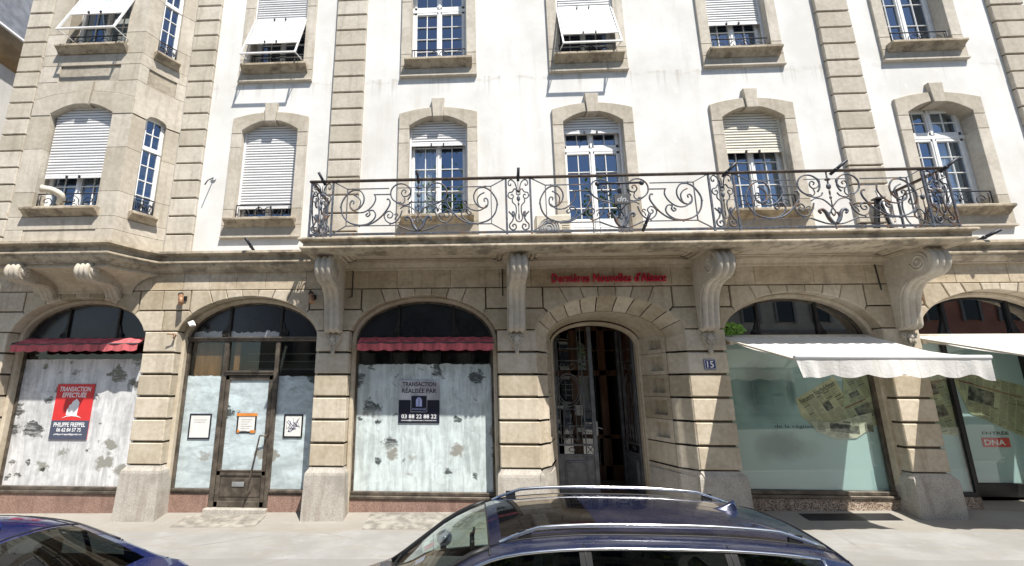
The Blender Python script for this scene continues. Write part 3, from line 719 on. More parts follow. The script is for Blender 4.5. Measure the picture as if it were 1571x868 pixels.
rs = MB(); rs.box(8.75, 9.45, .35, .5, -.2, .47, 0, .006); rs.build('stall_riser', M['brown_granite'], W5); rs = MB(); rs.loft([[(9.40, .5, z), (9.45, .36, z), (9.92, 1.0, z), (9.88, 1.09, z)] for z in (-.2, .32)], True, 0, False, True); rs.build('stall_riser', M['brown_granite'], W5)

# shop interiors (one shell behind the four bays, open towards the panes)
def shell(name, x0, x1, y0, y1, z0, z1, mat, parent=B, t=.06):
    m = MB(); m.box(x0, x1, y1, y1+t, z0, z1); m.box(x0-t, x0, y0, y1+t, z0, z1); m.box(x1, x1+t, y0, y1+t, z0, z1); m.box(x0, x1, y0, y1, z0-t, z0); m.box(x0, x1, y0, y1, z1, z1+t)
    return m.build(name, mat, parent)
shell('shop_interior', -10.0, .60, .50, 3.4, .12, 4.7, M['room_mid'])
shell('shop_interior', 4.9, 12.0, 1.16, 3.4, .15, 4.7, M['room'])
m = MB(); m.box(-6.0, -5.42, .47, .49, .2, 3.40); m.box(-5.14, -5.02, .47, .50, 2.3, 3.41); m.build('interior_board', M['orange_wood'], B)
m = MB(); m.bar((-4.3, .75, 2.4), (-4.12, .75, 3.35), .05, .05)
for k in range(5): m.box(-5.05, -3.3, .9, .93, 2.5+.17*k, 2.515+.17*k)
m.build('interior_shelf', M['cream_metal'], B)
m = MB()
for k in range(5): m.box(-2.2+.55*k, -1.8+.55*k, 1.2, 1.5, 2.6, 3.3-.1*(k % 2))
m.box(-2.3, .3, 1.1, 1.14, 2.93, 2.96); m.build('interior_shelf', M['dark_grey'], B)

# ------------------------------------------------------------------ entrance
em = MB(); nV = 9
def dring(inset, y, zb, n=28): return [(x, y, z) for x, z in arch_path(DC, DA-inset, DS-inset*.3, DR-inset*.72+.0, zb, n)]
# cove voussoirs
edges = [-80, -62, -46, -31, -17, -4.5, 4.5+0, 17, 31, 46, 62, 80]
ang = [0, 20, 37, 53, 68, 82, 98, 112, 127, 143, 160, 180]
prof = [(-.03, .022), (.0, .012), (.015, .03), (.06, .10), (.12, .19), (.19, .27), (.25, .31), (.25, .38)]
for a0, a1 in zip(ang[:-1], ang[1:]):
    rg = []
    for i, y in prof:
        a, r, s = DA-i, DR-i*.72, DS-i*.3
        rg.append([(DC-a*math.cos(R(t)), y, s+r*math.sin(R(t))) for t in [a0+.45+(a1-a0-.9)*k/6 for k in range(7)]])
    em.loft(rg, False, 0, True)
for sgn in (-1, 1):                                # cove and panelled splay of the jambs
    for k in range(6):
        z0, z1 = CZ[k]+.02, CZ[k+1]-.02
        if k == 5: z1 = DS
        em.loft([[(DC+sgn*(DA-i), y+.0, z) for i, y in prof] for z in (z0, z1)], False, 0, True)
        # splay with a sunk panel
        def sp(s, d, z): return (DC+sgn*(1.215-.245*s-d*.96), .38+.86*s-d*.27*0, z)
        if k == 0:
            em.add([sp(0, 0, z0), sp(1, 0, z0), sp(1, 0, z1), sp(0, 0, z1)], [(0, 1, 2, 3)])
        else:
            q = [sp(0, 0, z0-.016), sp(1, 0, z0-.016), sp(1, 0, z1+.016), sp(0, 0, z1+.016)]
            i1 = [sp(.14, 0, z0+.06), sp(.62, 0, z0+.06), sp(.62, 0, z1-.05), sp(.14, 0, z1-.05)]
            i2 = [(p[0]+sgn*.10, p[1], p[2]) for p in i1]
            em.loft([q, i1, i2], True)
            o = len(em.v)-4; em.f.append([o, o+1, o+2, o+3]); em.m.append(0); em.sm.append(False)
    em.box(DC+sgn*1.42, DC+sgn*1.26, .30, 1.3, -.2, DS+.1, 1)
    em.loft([[(DC+sgn*(DA-.0+.03), -.07, z), (DC+sgn*(DA-.25), .30, z), (DC+sgn*.955, 1.25, z), (DC+sgn*.94, 1.6, z), (DC+sgn*1.5, 1.6, z), (DC+sgn*1.5, .1, z)] for z in (-.3, .84)], True, 2, False, True)
    em.loft([[(DC+sgn*(x), y, z) for x, y in ((DA+.03-e, -.07+e*1.2), (1.22+.03-e, .28+e), (.985-e*.3, 1.2))] for z, e in ((.84, 0), (.90, .02), (.935, .06))], False, 2)
# soffit of the splay and the inner moulded frame
def srow(a, r, s, y): return [(DC-a*math.cos(PI*i/24), y, s+r*math.sin(PI*i/24)) for i in range(25)]
em.loft([srow(1.22, .595, 3.42, .38), srow(1.0, .50, 3.45, 1.22)], False, 0, True)
for pr in ([(1.0, .50, 1.22), (.985, .49, 1.20), (.95, .455, 1.21), (.94, .445, 1.26), (.925, .43, 1.28), (.925, .43, 1.42)],):
    rows = []
    for a, r, y in pr:
        rows.append([(DC-a, y, -.1), (DC-a, y, 2.0)]+srow(a, r, 3.42, y)+[(DC+a, y, 2.0), (DC+a, y, -.1)])
    em.loft(rows, False, 0, False)
ent = em.build('entrance_portal', [M['stone'], M['joint'], M['granite']], B)
# gate leaves: left closed, right swung inward
def gate_leaf(name, f_, open_=False):
    m = MB(); w = .90
    def P(u, z, d=0): return f_(u, d, z)
    def pb(u0, u1, z0, z1, d0=-.025, d1=.025, bev=.006): m.rect(u0, u1, z0, z1, d0, d1, bev, 0, f_)
    top = lambda u: 3.40+.42*math.sqrt(max(0, 1-((w-u)/.94)**2)) if not open_ else 3.40+.42*math.sqrt(max(0, 1-((w-u)/.94)**2))
    pb(0, .06, .14, top(.06)); pb(w-.09, w, .14, top(w)); pb(0, w, .14, .24); pb(.06, w-.09, .98, 1.03); pb(.06, w-.09, 1.20, 1.24)
    m.rect(.05, w-.08, .22, 1.0, .0, .02, 0, 0, f_)
    oct_ = [(.16, .40), (.22, .34), (.60, .34), (.66, .40), (.66, .84), (.60, .90), (.22, .90), (.16, .84)]
    m.prism(oct_, -.022, .0, .014, 0, f_); m.prism([(.41+(u-.41)*.86, .62+(w_-.62)*.88) for u, w_ in oct_], -.034, -.02, .012, 0, f_)
    pb(w-.26, w-.235, .24, top(w-.25), -.012, .012)
    for u in (.12, .20, .335, .47, .58):
        z0, z1 = 1.25, (2.05 if u in (.20, .335, .47) else top(u))
        m.tube([P(u, z0), P(u, z1)], .011, 6)
    for z in (1.62, 1.98, 3.05): m.tube([P(.05, z), P(w-.08, z)], .010, 6)
    m.tube([P(.335+.27*math.cos(a), 2.40+.36*math.sin(a)) for a in [2*PI*k/28 for k in range(28)]], .012, 6, True)
    m.tube([P(.335+.22*math.cos(a), 2.40+.30*math.sin(a)) for a in [2*PI*k/28 for k in range(28)]], .009, 6, True)
    for z in (2.28, 2.40, 2.52): m.tube([P(.335-.13, z), P(.335+.13, z)], .007, 5)
    m.tube([P(.27, 2.2), P(.27, 2.6)], .008, 5); m.tube([P(.41, 2.2), P(.41, 2.6)], .008, 5)
    for sg in (-1, 1):
        m.tube([P(.335+sg*a, 1.45+b) for a, b in spline([(.0, -.01), (.06, -.09), (.12, -.13), (.18, -.10), (.16, -.04), (.12, -.07)], 5)], .010, 6)
        m.tube([P(.335+sg*a, 1.45+b) for a, b in spline([(.0, -.01), (-.05, .08), (.0, .16), (.07, .13), (.05, .07)], 5)], .008, 6)
        m.tube([P(.335+sg*a, 2.85+b) for a, b in spline([(0, .05), (.08, .0), (.17, .06), (.12, .14), (.06, .08)], 5)], .009, 6)
    for u, z in ((.335, 1.115),): m.tube([P(u+.06*math.cos(a), z+.045*math.sin(a)) for a in [2*PI*k/16 for k in range(16)]], .012, 6, True)
    m.tube([P(w-.22, 1.05), P(w-.10, 1.19)], .01, 5); m.tube([P(w-.22, 1.19), P(w-.10, 1.05)], .01, 5)
    for a, b in ((w-.235, w-.09),):
        m.tube([P(.06, 3.32), P(w-.08, 3.32)], .008, 6)
    return m.build(name, M['gate'], B)
G1 = gate_leaf('gate_leaf', lambda u, d, z: (DC-.925+u, 1.42+d, z))
ca, sa = math.cos(R(97)), math.sin(R(97))
G2 = gate_leaf('gate_leaf', lambda u, d, z: (DC+.925+u*ca+d*sa, 1.46+u*sa-d*ca, z), True)
tag(G1, 'closed left gate leaf'); tag(G2, 'right gate leaf swung inward')
hh = MB(); hh.box(DC-.045, DC-.005, 1.375, 1.40, 1.42, 1.72, 0, .008); hh.tube([(DC-.03, 1.38, 1.60), (DC-.03, 1.33, 1.60), (DC+.09, 1.325, 1.565)], .010, 6)
hh.build('gate_handle', M['grey_metal'], G1)
M['vestibule'] = simple('brown vestibule', (.20, .13, .085), .85, var=.3, scale=1.5)
# vestibule with the inner door
v = MB(); x0, x1 = DC-1.25, DC+1.12
v.box(x0, x1, 3.6, 3.66, -.1, 4.3); v.box(x0-.05, x0, 1.62, 3.66, -.1, 4.3); v.box(x1, x1+.05, 1.62, 3.66, -.1, 4.3); v.box(x0, x1, 1.5, 3.66, 4.3, 4.35); v.box(x0, x1, 1.3, 3.66, .0, .14)
v.box(x1-.16, x1-.01, 2.5, 2.7, .14, 4.3, 1); v.build('vestibule', [M['vestibule'], M['wood']], B)
v = MB()
for a, b, z0, z1 in ((x0, x0+.16, .14, 4.2), (DC-.14, DC+.10, .14, 4.2), (x1-.5, x1-.3, .14, 4.2), (x0, x1, 2.75, 2.90), (x0, x1, 3.95, 4.3), (x0, x1, .14, .5), (x0, x1, 1.15, 1.25)): v.box(a, b, 3.30, 3.40, z0, z1, 0, .015)
for k in range(5): v.box(x0+.3+.42*k, x0+.33+.42*k, 3.33, 3.37, 2.9, 3.95)
v.box(x0, x1, 3.33, 3.37, 3.4, 3.43); v.build('inner_door', M['wood'], B)
v = MB(); v.box(x0, x1, 3.35, 3.355, .4, 3.98); v.build('inner_door_pane', M['lunette_clear'], B)
for k, (x, z, w_, h_) in enumerate(((1.98, 1.62, .10, .12), (2.12, 1.55, .14, .10), (1.98, 1.95, .09, .22), (2.2, 1.92, .16, .07), (2.63, 1.75, .20, .25), (2.66, 1.35, .2, .1))): v = MB(); v.box(x, x+w_, 3.0-.01*k, 3.008-.01*k, z, z+h_); v.build('vestibule_notice', M['paper'], B)

# ------------------------------------------------------------------ cornice, plaster wall, quoins
corn = [(-.02, 5.34), (.19, 5.30), (.245, 5.285), (.25, 5.235), (.19, 5.215), (.135, 5.20), (.125, 5.10), (.165, 5.085), (.185, 5.07), (.185, 5.045), (.15, 5.03), (.145, 4.995), (.10, 4.94), (.055, 4.905), (.05, 4.875), (-.05, 4.87)]
OC, OH, OD = -8.41, 1.15, .85                     # oriel centre, half width of its face, projection
def bez(t): # right flank of the oriel in plan, hollow
    a, b, c_ = Vector((OC+OH, -OD)), Vector((OC+OH+.20, -.33)), Vector((OC+1.66, .0))
    return a*(1-t)**2+b*2*t*(1-t)+c_*t*t
def oplan(off=0, n=8):
    r_ = [bez(i/n) for i in range(n+1)]
    l_ = [Vector((2*OC-p.x, p.y)) for p in r_][::-1]
    return [tuple(p) for p in l_]+[tuple(p) for p in r_]
for cp_path in ([(-11.3, 0)]+oplan()+[(-3.0, 0)], [(8.74, 0), (13.2, 0)]):
    cm = MB(); sweep_plan(cm, cp_path, corn); cm.build('cornice', M['stone_weathered'], B)
bed = MB(); sweep_plan(bed, [(-3.0, .0), (8.74, .0)], [(-.03, 5.05), (.13, 5.05), (.13, 5.0), (.06, 4.92), (.05, 4.875), (-.03, 4.87)]); bed.build('bed_moulding', M['stone'], B)

HW, HO = .66, .895                                # window opening and surround half widths
WX1 = [-4.62, -.705, 2.77, 6.245, 10.16]
pw = MB(); YW = .085
holes = []
for i, cx in enumerate(WX1):
    holes.append((cx-.80, cx+.80, 5.2 if i == 2 else 5.85, 8.62)); holes.append((cx-.80, cx+.80, 9.75, 13.0))
xb = sorted(set([-6.5, 13.2]+[h_[0] for h_ in holes]+[h_[1] for h_ in holes]))
zb_ = sorted(set([5.2, 5.85, 8.62, 9.75, 13.0]))
for xa_, xb2 in zip(xb[:-1], xb[1:]):
    for za, zb2 in zip(zb_[:-1], zb_[1:]):
        mx_, mz_ = (xa_+xb2)/2, (za+zb2)/2
        if any(h_[0] < mx_ < h_[1] and h_[2] < mz_ < h_[3] for h_ in holes): continue
        pw.add([(xa_, YW, za), (xb2, YW, za), (xb2, YW, zb2), (xa_, YW, zb2)], [(0, 1, 2, 3)])
pw.add([(-11.0, YW, 5.2), (-6.5, YW, 5.2), (-6.5, YW, 13), (-11.0, YW, 13)], [(0, 1, 2, 3)])
pw.build('plaster_wall', M['plaster'], B)
# building flanks, roof and back so that it stands as a solid block
bk = MB(); bk.box(-11.12, -10.95, .10, 11, -.5, 13.0); bk.box(13.0, 13.2, .10, 11, -.5, 13.0); bk.box(-11.12, 13.2, 10.9, 11.1, -.5, 13.0); bk.box(-11.3, 13.4, -.3, 11.2, 13.0, 13.3)
bk.build('rear_wall', M['stone'], B)
for xa, xb2 in ((-11.17, -10.56), (-6.745, -6.14), (-3.19, -2.455), (8.0, 8.73), (11.78, 12.5)):
    qm = MB(); k = 0; z = 5.30-.0
    zs = [5.30]+[5.332+.428*i for i in range(1, 19)]
    zs = [5.31]+[5.76+.428*i-.0 for i in range(0, 18)]
    for a, b in zip(zs[:-1], zs[1:]):
        w_ = .0 if k % 2 == 0 else .0
        qm.rect(xa, xb2, a+.012, b-.022, random.uniform(-.006, .004), .12, .014); k += 1
    qm.box(xa+.03, xb2-.03, .045, .12, 5.3, 13.0, 1)
    qm.build('quoin_strip', [M['stone_upper'], M['joint']], B)

# ------------------------------------------------------------------ upper windows
def glazing(cx, yf, half, z0, z1, cols, rows, transom=None, F=None, leaves=2):
    """white casement frame + panes"""
    f = MB(); p = MB()
    def fb(a, b, c0, c1, d0, d1): f.box(cx+a, cx+b, yf+d0, yf+d1, c0, c1, 0, .006)
    fb(-half, -half+.055, z0, z1, 0, .07); fb(half-.055, half, z0, z1, 0, .07); fb(-half, half, z0, z0+.06, 0, .07); fb(-half, half, z1-.06, z1, 0, .07)
    zt_ = transom or z1-.06
    if transom:
        fb(-half, half, transom-.045, transom+.045, -.02, .07)
    segs = [(z0+.06, zt_-(.045 if transom else 0), rows)]
    if transom: segs.append((transom+.045, z1-.06, max(1, int((z1-transom)/.33))))
    lw = (2*half-.11)/leaves
    for za, zb2, rw in segs:
        for l in range(leaves):
            a = -half+.055+l*lw; b = a+lw
            for q in ((a, a+.062, za, zb2), (b-.062, b, za, zb2), (a, b, za, za+.07), (a, b, zb2-.06, zb2)): fb(*q, -.015, .05)
            gx0, gx1, gz0, gz1 = a+.062, b-.062, za+.07, zb2-.06
            for i in range(1, cols): xx = gx0+(gx1-gx0)*i/cols; fb(xx-.011, xx+.011, gz0, gz1, .0, .03)
            for i in range(1, rw): zz = gz0+(gz1-gz0)*i/rw; fb(gx0, gx1, zz-.011, zz+.011, .0, .03)
            tl = [random.uniform(-.006, .006) for _ in range(2)]
            p.add([(cx+gx0, yf+.035+tl[0], gz0), (cx+gx1, yf+.035-tl[0], gz0), (cx+gx1, yf+.035-tl[0]+tl[1], gz1), (cx+gx0, yf+.035+tl[0]+tl[1], gz1)], [(0, 1, 2, 3)])
        for l in range(1, leaves): fb(-half+.055+l*lw-.03, -half+.055+l*lw+.03, za, zb2, -.03, .02)
    return f, p
def slats(mb, cx, half, y, z_bot, z_top, pitch=.066, fmap=None):
    n = int((z_top-z_bot)/pitch)+1
    for i in range(n):
        za = z_bot+i*pitch; zb2 = min(za+pitch-.010, z_top)
        if zb2-za < .01: continue
        prof_ = [(.004, 0), (-.004, .25), (-.006, .5), (-.003, .8), (.008, 1.0)]
        rows = []
        for dy, t in prof_:
            z = za+(zb2-za)*t
            rows.append([(fmap(x, y+dy, z) if fmap else (x, y+dy, z)) for x in (cx-half, cx+half)])
        mb.loft(rows, False, 0, False)
        # dark strip painting in the shadow of the gap between slats
        rows = [[(fmap(x, y+.010, z) if fmap else (x, y+.010, z)) for x in (cx-half, cx+half)] for z in (zb2-.004, min(za+pitch+.002, z_top))]
        mb.loft(rows, False, 1, False)
    fm_ = fmap or (lambda x, y_, z: (x, y_, z))
    q = [fm_(x, y+dy, z) for z in (z_bot-.05, z_bot) for x, dy in ((cx-half, -.012), (cx+half, -.012), (cx+half, .012), (cx-half, .012))]
    mb.loft([q[:4], q[4:]], True, 0, False, True)
    for sx in (-.16, .12):
        q = [fm_(cx+sx+a, y-.03+b, z_bot-.03+e) for e in (-.03, .03) for a, b in ((-.012, -.02), (.012, -.02), (.012, .02), (-.012, .02))]
        mb.loft([q[:4], q[4:]], True, 2, False, True)
M['gap'] = simple('slat gap shadow', (.07, .07, .075), .8)
def guard(cx, half, y, z0, h, fmap=None):
    m = MB(); fm_ = fmap or (lambda x, yy, z: (x, yy, z))
    def L(pts, r): m.tube([fm_(cx+a, y, z0+b) for a, b in pts], r, 6)
    L([(-half, h), (half, h)], .014); L([(-half, .04), (half, .04)], .010)
    for sx in (-half, half): L([(sx, 0), (sx, h)], .011)
    k = half/.66
    for sg in (-1, 1):
        L([(sg*k*a, h*b) for a, b in spline([(.60, .9), (.60, .3), (.52, .1), (.40, .15), (.34, .45), (.42, .72), (.52, .6), (.49, .42), (.43, .48)], 4)], .009)
        L([(sg*k*a, h*b) for a, b in spline([(.34, .12), (.24, .3), (.22, .62), (.12, .86), (.03, .7), (.06, .48), (.14, .5), (.13, .64)], 4)], .009)
        L([(sg*k*a, h*b) for a, b in spline([(0, .12), (.08, .2), (.16, .14), (.2, .28), (.12, .36)], 4)], .008)
    m.ball(fm_(cx, y, z0+h*.45), .03, .02, .05, 6, 5)
    return m
def surround(cx, z_sill, arch=True, zb=5.65, door=False, ztop=13.0):
    m = MB(); g2 = .004; y0, y1 = .03, .44
    jb = [5.30, 6.35, 7.75, 8.20] if door else [zb+.30, zb+.68, zb+2.2, 8.20]
    if not arch: jb = [zb+.30, zb+.62, zb+2.1, ztop]
    for sg in (-1, 1):
        for a, b in zip(jb[:-1], jb[1:]): m.prism([(cx+sg*u, w) for u, w in ((HW, a+g2), (HO, a+g2), (HO, b-g2), (HW, b-g2))], y0+random.uniform(-.002, .002), y1, .006)
        if arch:
            ins = [(.66-(.66-.125)*i/7, 8.53-.25*((.66-(.66-.125)*i/7)/.66)**2) for i in range(8)]
            out = [(.135+(.895-.135)*i/7, 8.745-.145*((.135+(.895-.135)*i/7)/.895)**2) for i in range(8)]
            m.prism([(cx+sg*u, w) for u, w in [(HO, 8.20+g2), (HW, 8.20+g2)]+ins+out], y0-.004, y1, .008)
    if arch: m.prism([(cx-.118, 8.485), (cx+.118, 8.485), (cx+.15, 8.955), (cx-.15, 8.955)], -.012, y1, .008)
    if not door:
        m.rect(cx-HO, cx+HO, zb+.04, zb+.30-g2, y0, y1-.1, .005)
        sweep_plan(m, [(cx-HO-.004, y0), (cx+HO+.004, y0)], [(-.2, zb+.05), (.03, zb+.048), (.03, zb+.012), (.0, zb), (-.2, zb)])
        s_ = MB(); sweep_plan(s_, [(cx-.79, .03), (cx+.79, .03)], [(-.45, z_sill), (.17, z_sill-.02), (.18, z_sill-.035), (.18, z_sill-.075), (.15, z_sill-.085), (.10, z_sill-.12), (.05, z_sill-.17), (.02, z_sill-.20), (-.3, z_sill-.20)])
        return m, s_
    return m, None
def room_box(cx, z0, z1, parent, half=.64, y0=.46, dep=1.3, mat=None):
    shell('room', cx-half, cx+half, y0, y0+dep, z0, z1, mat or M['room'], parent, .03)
def up_window(cx, floor, rows, blind=None, transom=None, lab=None, door=False, cols=2, curtain=None):
    if floor == 1: zs_, z1, zb, arch = (5.32 if door else 6.10), 8.54, 5.65, True
    else: zs_, z1, zb, arch = 9.97, 12.55, 9.55, False
    f, p = glazing(cx, .33, HW+.01, zs_+(.02 if not door else 0), z1, cols, rows, transom)
    if door: f.box(cx-HW+.1, cx-.08, .335, .36, zs_+.1, zs_+.75, 0, .01); f.box(cx+.08, cx+HW-.1, .335, .36, zs_+.1, zs_+.75, 0, .01)
    win = f.build('window', M['pvc'], B, label=lab)
    p.build('window_pane', M['pane'], win)
    m, s_ = surround(cx, zs_, arch, zb, door); m.build('stone_surround', M['stone_upper'], win)
    if s_: s_.build('sill', M['stone_weathered'], win)
    room_box(cx, zs_-.05, z1+.1, win)
    if blind is not None:
        bm2 = MB(); slats(bm2, cx, HW-.035, .215, blind[0]+.05, 8.56 if floor == 1 else 12.6)
        for sg in (-1, 1): bm2.box(cx+sg*(HW-.04), cx+sg*(HW-.002), .19, .24, zs_, 8.5 if floor == 1 else 12.6, 0)
        bm2.build('roller_shutter', [blind[1], M['gap'], M['black']], win)
    if not door and not (floor == 1 and blind is not None and blind[0] < 6.3 and False):
        guard(cx, HW-.03, .10 if floor == 1 else .09, zs_+.005, .34).build('window_guard', M['iron_dark'], win)
    if curtain:
        cu = MB(); n = 24
        for a, b in curtain:
            rows_ = [[(cx+a+(b-a)*i/n, .50+.02*math.sin(i*1.9), z) for i in range(n+1)] for z in (zs_, z1)]
            cu.loft(rows_, False, 0, True)
        cu.build('curtain', M['paper'], win)
    return win
BL = M['blind']; BC = M['blind_cream']
up_window(WX1[0], 1, 5, (6.40, BL), None, 'window with its shutter nearly closed')
up_window(WX1[1], 1, 4, (7.86, BL), None, 'window with its shutter a quarter down', curtain=[(-.62, -.05)])
up_window(WX1[2], 1, 5, (8.07, BL), 7.72, 'balcony window with a short shutter', door=True)
up_window(WX1[3], 1, 4, (7.50, BC), None, 'window with a cream shutter halfway down', curtain=[(-.62, -.35), (.30, .62)])
up_window(WX1[4], 1, 4, None, 7.82, 'window without a shutter', curtain=[(.15, .60)])
up_window(WX1[0], 2, 4, None, 11.6, 'upper window under a tilted shutter')
up_window(WX1[1], 2, 4, None, 11.62, 'upper window without a shutter')
up_window(WX1[2], 2, 4, None, 11.6, 'upper window under a tilted shutter')
up_window(WX1[3], 2, 4, (10.80, BL), None, 'upper window with its shutter halfway down', curtain=[(-.6, -.2)])
up_window(WX1[4], 2, 4, None, None, 'upper window without a shutter')
def tilt_shutter(cx, half, yh, zh, yb, zb, frac, ztop, yj, zj, label):
    m = MB(); H, Bt = Vector((0, yh, zh)), Vector((0, yb, zb)); d_ = (Bt-H); nrm = Vector((0, -d_.z, d_.y)).normalized()*(1)
    if nrm.y > 0: nrm = -nrm
    Ln = d_.length
    def fm_(x, y, z):          # z measured as distance up from the bar, y as depth behind the slope
        p = Bt+(H-Bt)*(z/Ln)-nrm*y
        return (x, p.y, p.z)
    slats(m, cx, half-.03, 0.0, Ln*(1-frac)+.03, Ln, .066, fm_)
    def fm2(x, y, z): return (x, yh+y, z)
    slats(m, cx, half-.03, 0.0, zh, ztop, .066, fm2)
    fr = m.build('tilted_shutter', [M['blind'], M['gap'], M['black']], B, label=label)
    a = MB()
    for sg in (-1, 1):
        x = cx+sg*half
        a.bar((x, yh, zh), (x, yb, zb), .035, .03); a.tube([(x, yb, zb), (x-sg*.0, yj, zj)], .011, 6); a.bar((x, yh, zh), (x, yh, ztop), .035, .03)
    a.bar((cx-half-.02, yb, zb), (cx+half+.02, yb, zb), .04, .03)
    a.build('shutter_frame', M['white_metal'], fr)
tilt_shutter(WX1[0], HW-.02, .10, 11.35, -.42, 9.98, .72, 12.6, .2, 10.15, 'wide tilted shutter')
tilt_shutter(WX1[2], HW-.02, .10, 11.35, -.40, 9.97, .76, 12.6, .2, 10.15, 'tilted shutter')

# ------------------------------------------------------------------ oriel
om = MB(); OF = lambda u, d, w: (OC+u, -OD+d, w)
NSEG = 14
lut = [bez(i/60) for i in range(61)]; cum = [0]
for i in range(60): cum.append(cum[-1]+(lut[i+1]-lut[i]).length)
FL = cum[-1]
def flank(sg):
    def f(u, d, w):
        u = min(max(u, 0), FL)
        i = 0
        while i < 59 and cum[i+1] < u: i += 1
        t = (u-cum[i])/(cum[i+1]-cum[i]); p = lut[i].lerp(lut[i+1], t)
        q = (lut[i+1]-lut[i]).normalized(); n_ = Vector((q.y, -q.x))
        if n_.x < 0: n_ = -n_
        x, y = p.x-n_.x*d, p.y-n_.y*d
        return (x if sg > 0 else 2*OC-x, y, w)
    return f
HWO = .70; gp = .003
def ofront(z0, z1, u0, u1, d=0, mi=0, bev=.005): om.rect(u0, u1, z0+gp, z1-gp, d, .32, bev, mi, OF)
def side_rect(z0, z1, u0, u1, d=0, mi=0):
    for sg in (-1, 1): om.rect(u0, u1, z0+gp, z1-gp, d, .16, .004, mi, flank(sg), 5)
SW0, SW1 = .30, .72
for base, arch_ in ((0, True), (3.86, False)):
    zsl = 6.08+base
    ofront(zsl-.48, zsl-.20, -OH, OH, .0)
    side_rect(zsl-.48, zsl-.20, 0, FL)
    if base == 0: ofront(5.34, zsl-.48, -OH, -.78, .0); ofront(5.34, zsl-.48, -.78, .78, .02); ofront(5.34, zsl-.48, .78, OH, .0); side_rect(5.34, zsl-.48, 0, FL)
    else:
        ofront(9.05, zsl-.48, -OH, -.70, .0); ofront(9.05, zsl-.48, .70, OH, .0); ofront(9.05, zsl-.48, -.70, .70, .035, 1)
        side_rect(9.05, zsl-.48, 0, .2); side_rect(9.05, zsl-.48, .8, FL); side_rect(9.05, zsl-.48, .2, .8, .03, 1)
    jt = [zsl-.20, zsl+.35, zsl+1.35, 8.22+base] if arch_ else [zsl-.20, zsl+.35, zsl+1.35, 13.0]
    for a, b in zip(jt[:-1], jt[1:]):
        for sg in (-1, 1):
            q = sorted((sg*HWO, sg*OH)); ofront(a, b, q[0], q[1])
        side_rect(a, b, 0, SW0); side_rect(a, b, SW1, FL)
    ofront(zsl-.20, zsl-.02, -HWO, HWO, .05); side_rect(zsl-.2, zsl-.02, SW0, SW1, .03)
    if arch_:
        za = lambda u: 8.50-.24*(u/HWO)**2
        for sg in (-1, 1):
            P_ = [(sg*OH, 8.22+gp), (sg*HWO, 8.22+gp)]+[(sg*(HWO-(HWO-.15)*i/7), za(HWO-(HWO-.15)*i/7)) for i in range(8)]+[(sg*.16, 8.80), (sg*HWO, 8.74), (sg*OH, 8.62)]
            om.prism(P_, -.012, .32, .012, 0, OF)
            om.prism([(sg*.17, 8.81), (sg*HWO, 8.75), (sg*OH, 8.63), (sg*OH, 9.05-gp), (sg*.17, 9.05-gp)], .004, .32, .004, 0, OF)
            f_ = flank(sg); sc = (SW0+SW1)/2; sh = (SW1-SW0)/2
            lowz = lambda u: 8.24+(.13*math.sqrt(max(0, 1-((u-sc)/sh)**2)) if SW0 < u < SW1 else 0)
            topz = lambda u: 8.56+.07*max(0, 1-((u-sc)/.5)**2)
            us_ = sorted(set([FL*i/20 for i in range(21)]+[SW0, SW1]+[SW0+(SW1-SW0)*i/10 for i in range(11)]))
            om.loft([[f_(u, .16, lowz(u)) for u in us_], [f_(u, -.014, lowz(u)) for u in us_], [f_(u, -.014, topz(u)) for u in us_], [f_(u, .004, topz(u)+.006) for u in us_], [f_(u, .004, 9.05-gp) for u in us_], [f_(u, .16, 9.05-gp) for u in us_]], False)
        om.prism([(-.14, 8.46), (.14, 8.46), (.17, 9.02), (-.17, 9.02)], -.05, .32, .008, 0, OF)
om.box(OC-1.1, OC+1.1, -.55, .3, 5.2, 5.34); om.box(OC-1.1, OC+1.1, -.5, .3, 12.95, 13.2)
om.build('oriel', [M['stone_upper'], M['roughcast']], B)
# cove below the oriel, springing from the arch
cv = MB(); n = 8; rows = []
tp = oplan()
for j in range(n+1):
    t = j/n; ph = t*PI/2
    row = []
    for x, y in tp:
        k = (x-OC)/1.66; bx = OC+k*1.12; bz = 4.44-.04*k*k
        yy = -.02+(y*.98)*(1-math.cos(ph)); zz = bz+(4.80-bz)*math.sin(ph)
        row.append((bx+(x-bx)*(1-math.cos(ph)), yy, zz))
    rows.append(row)
rows.append([(x, y*.98-.0, 4.90) for x, y in tp])
cv.loft(rows, False, 0, False); cv.build('oriel_cove', M['stone'], B)

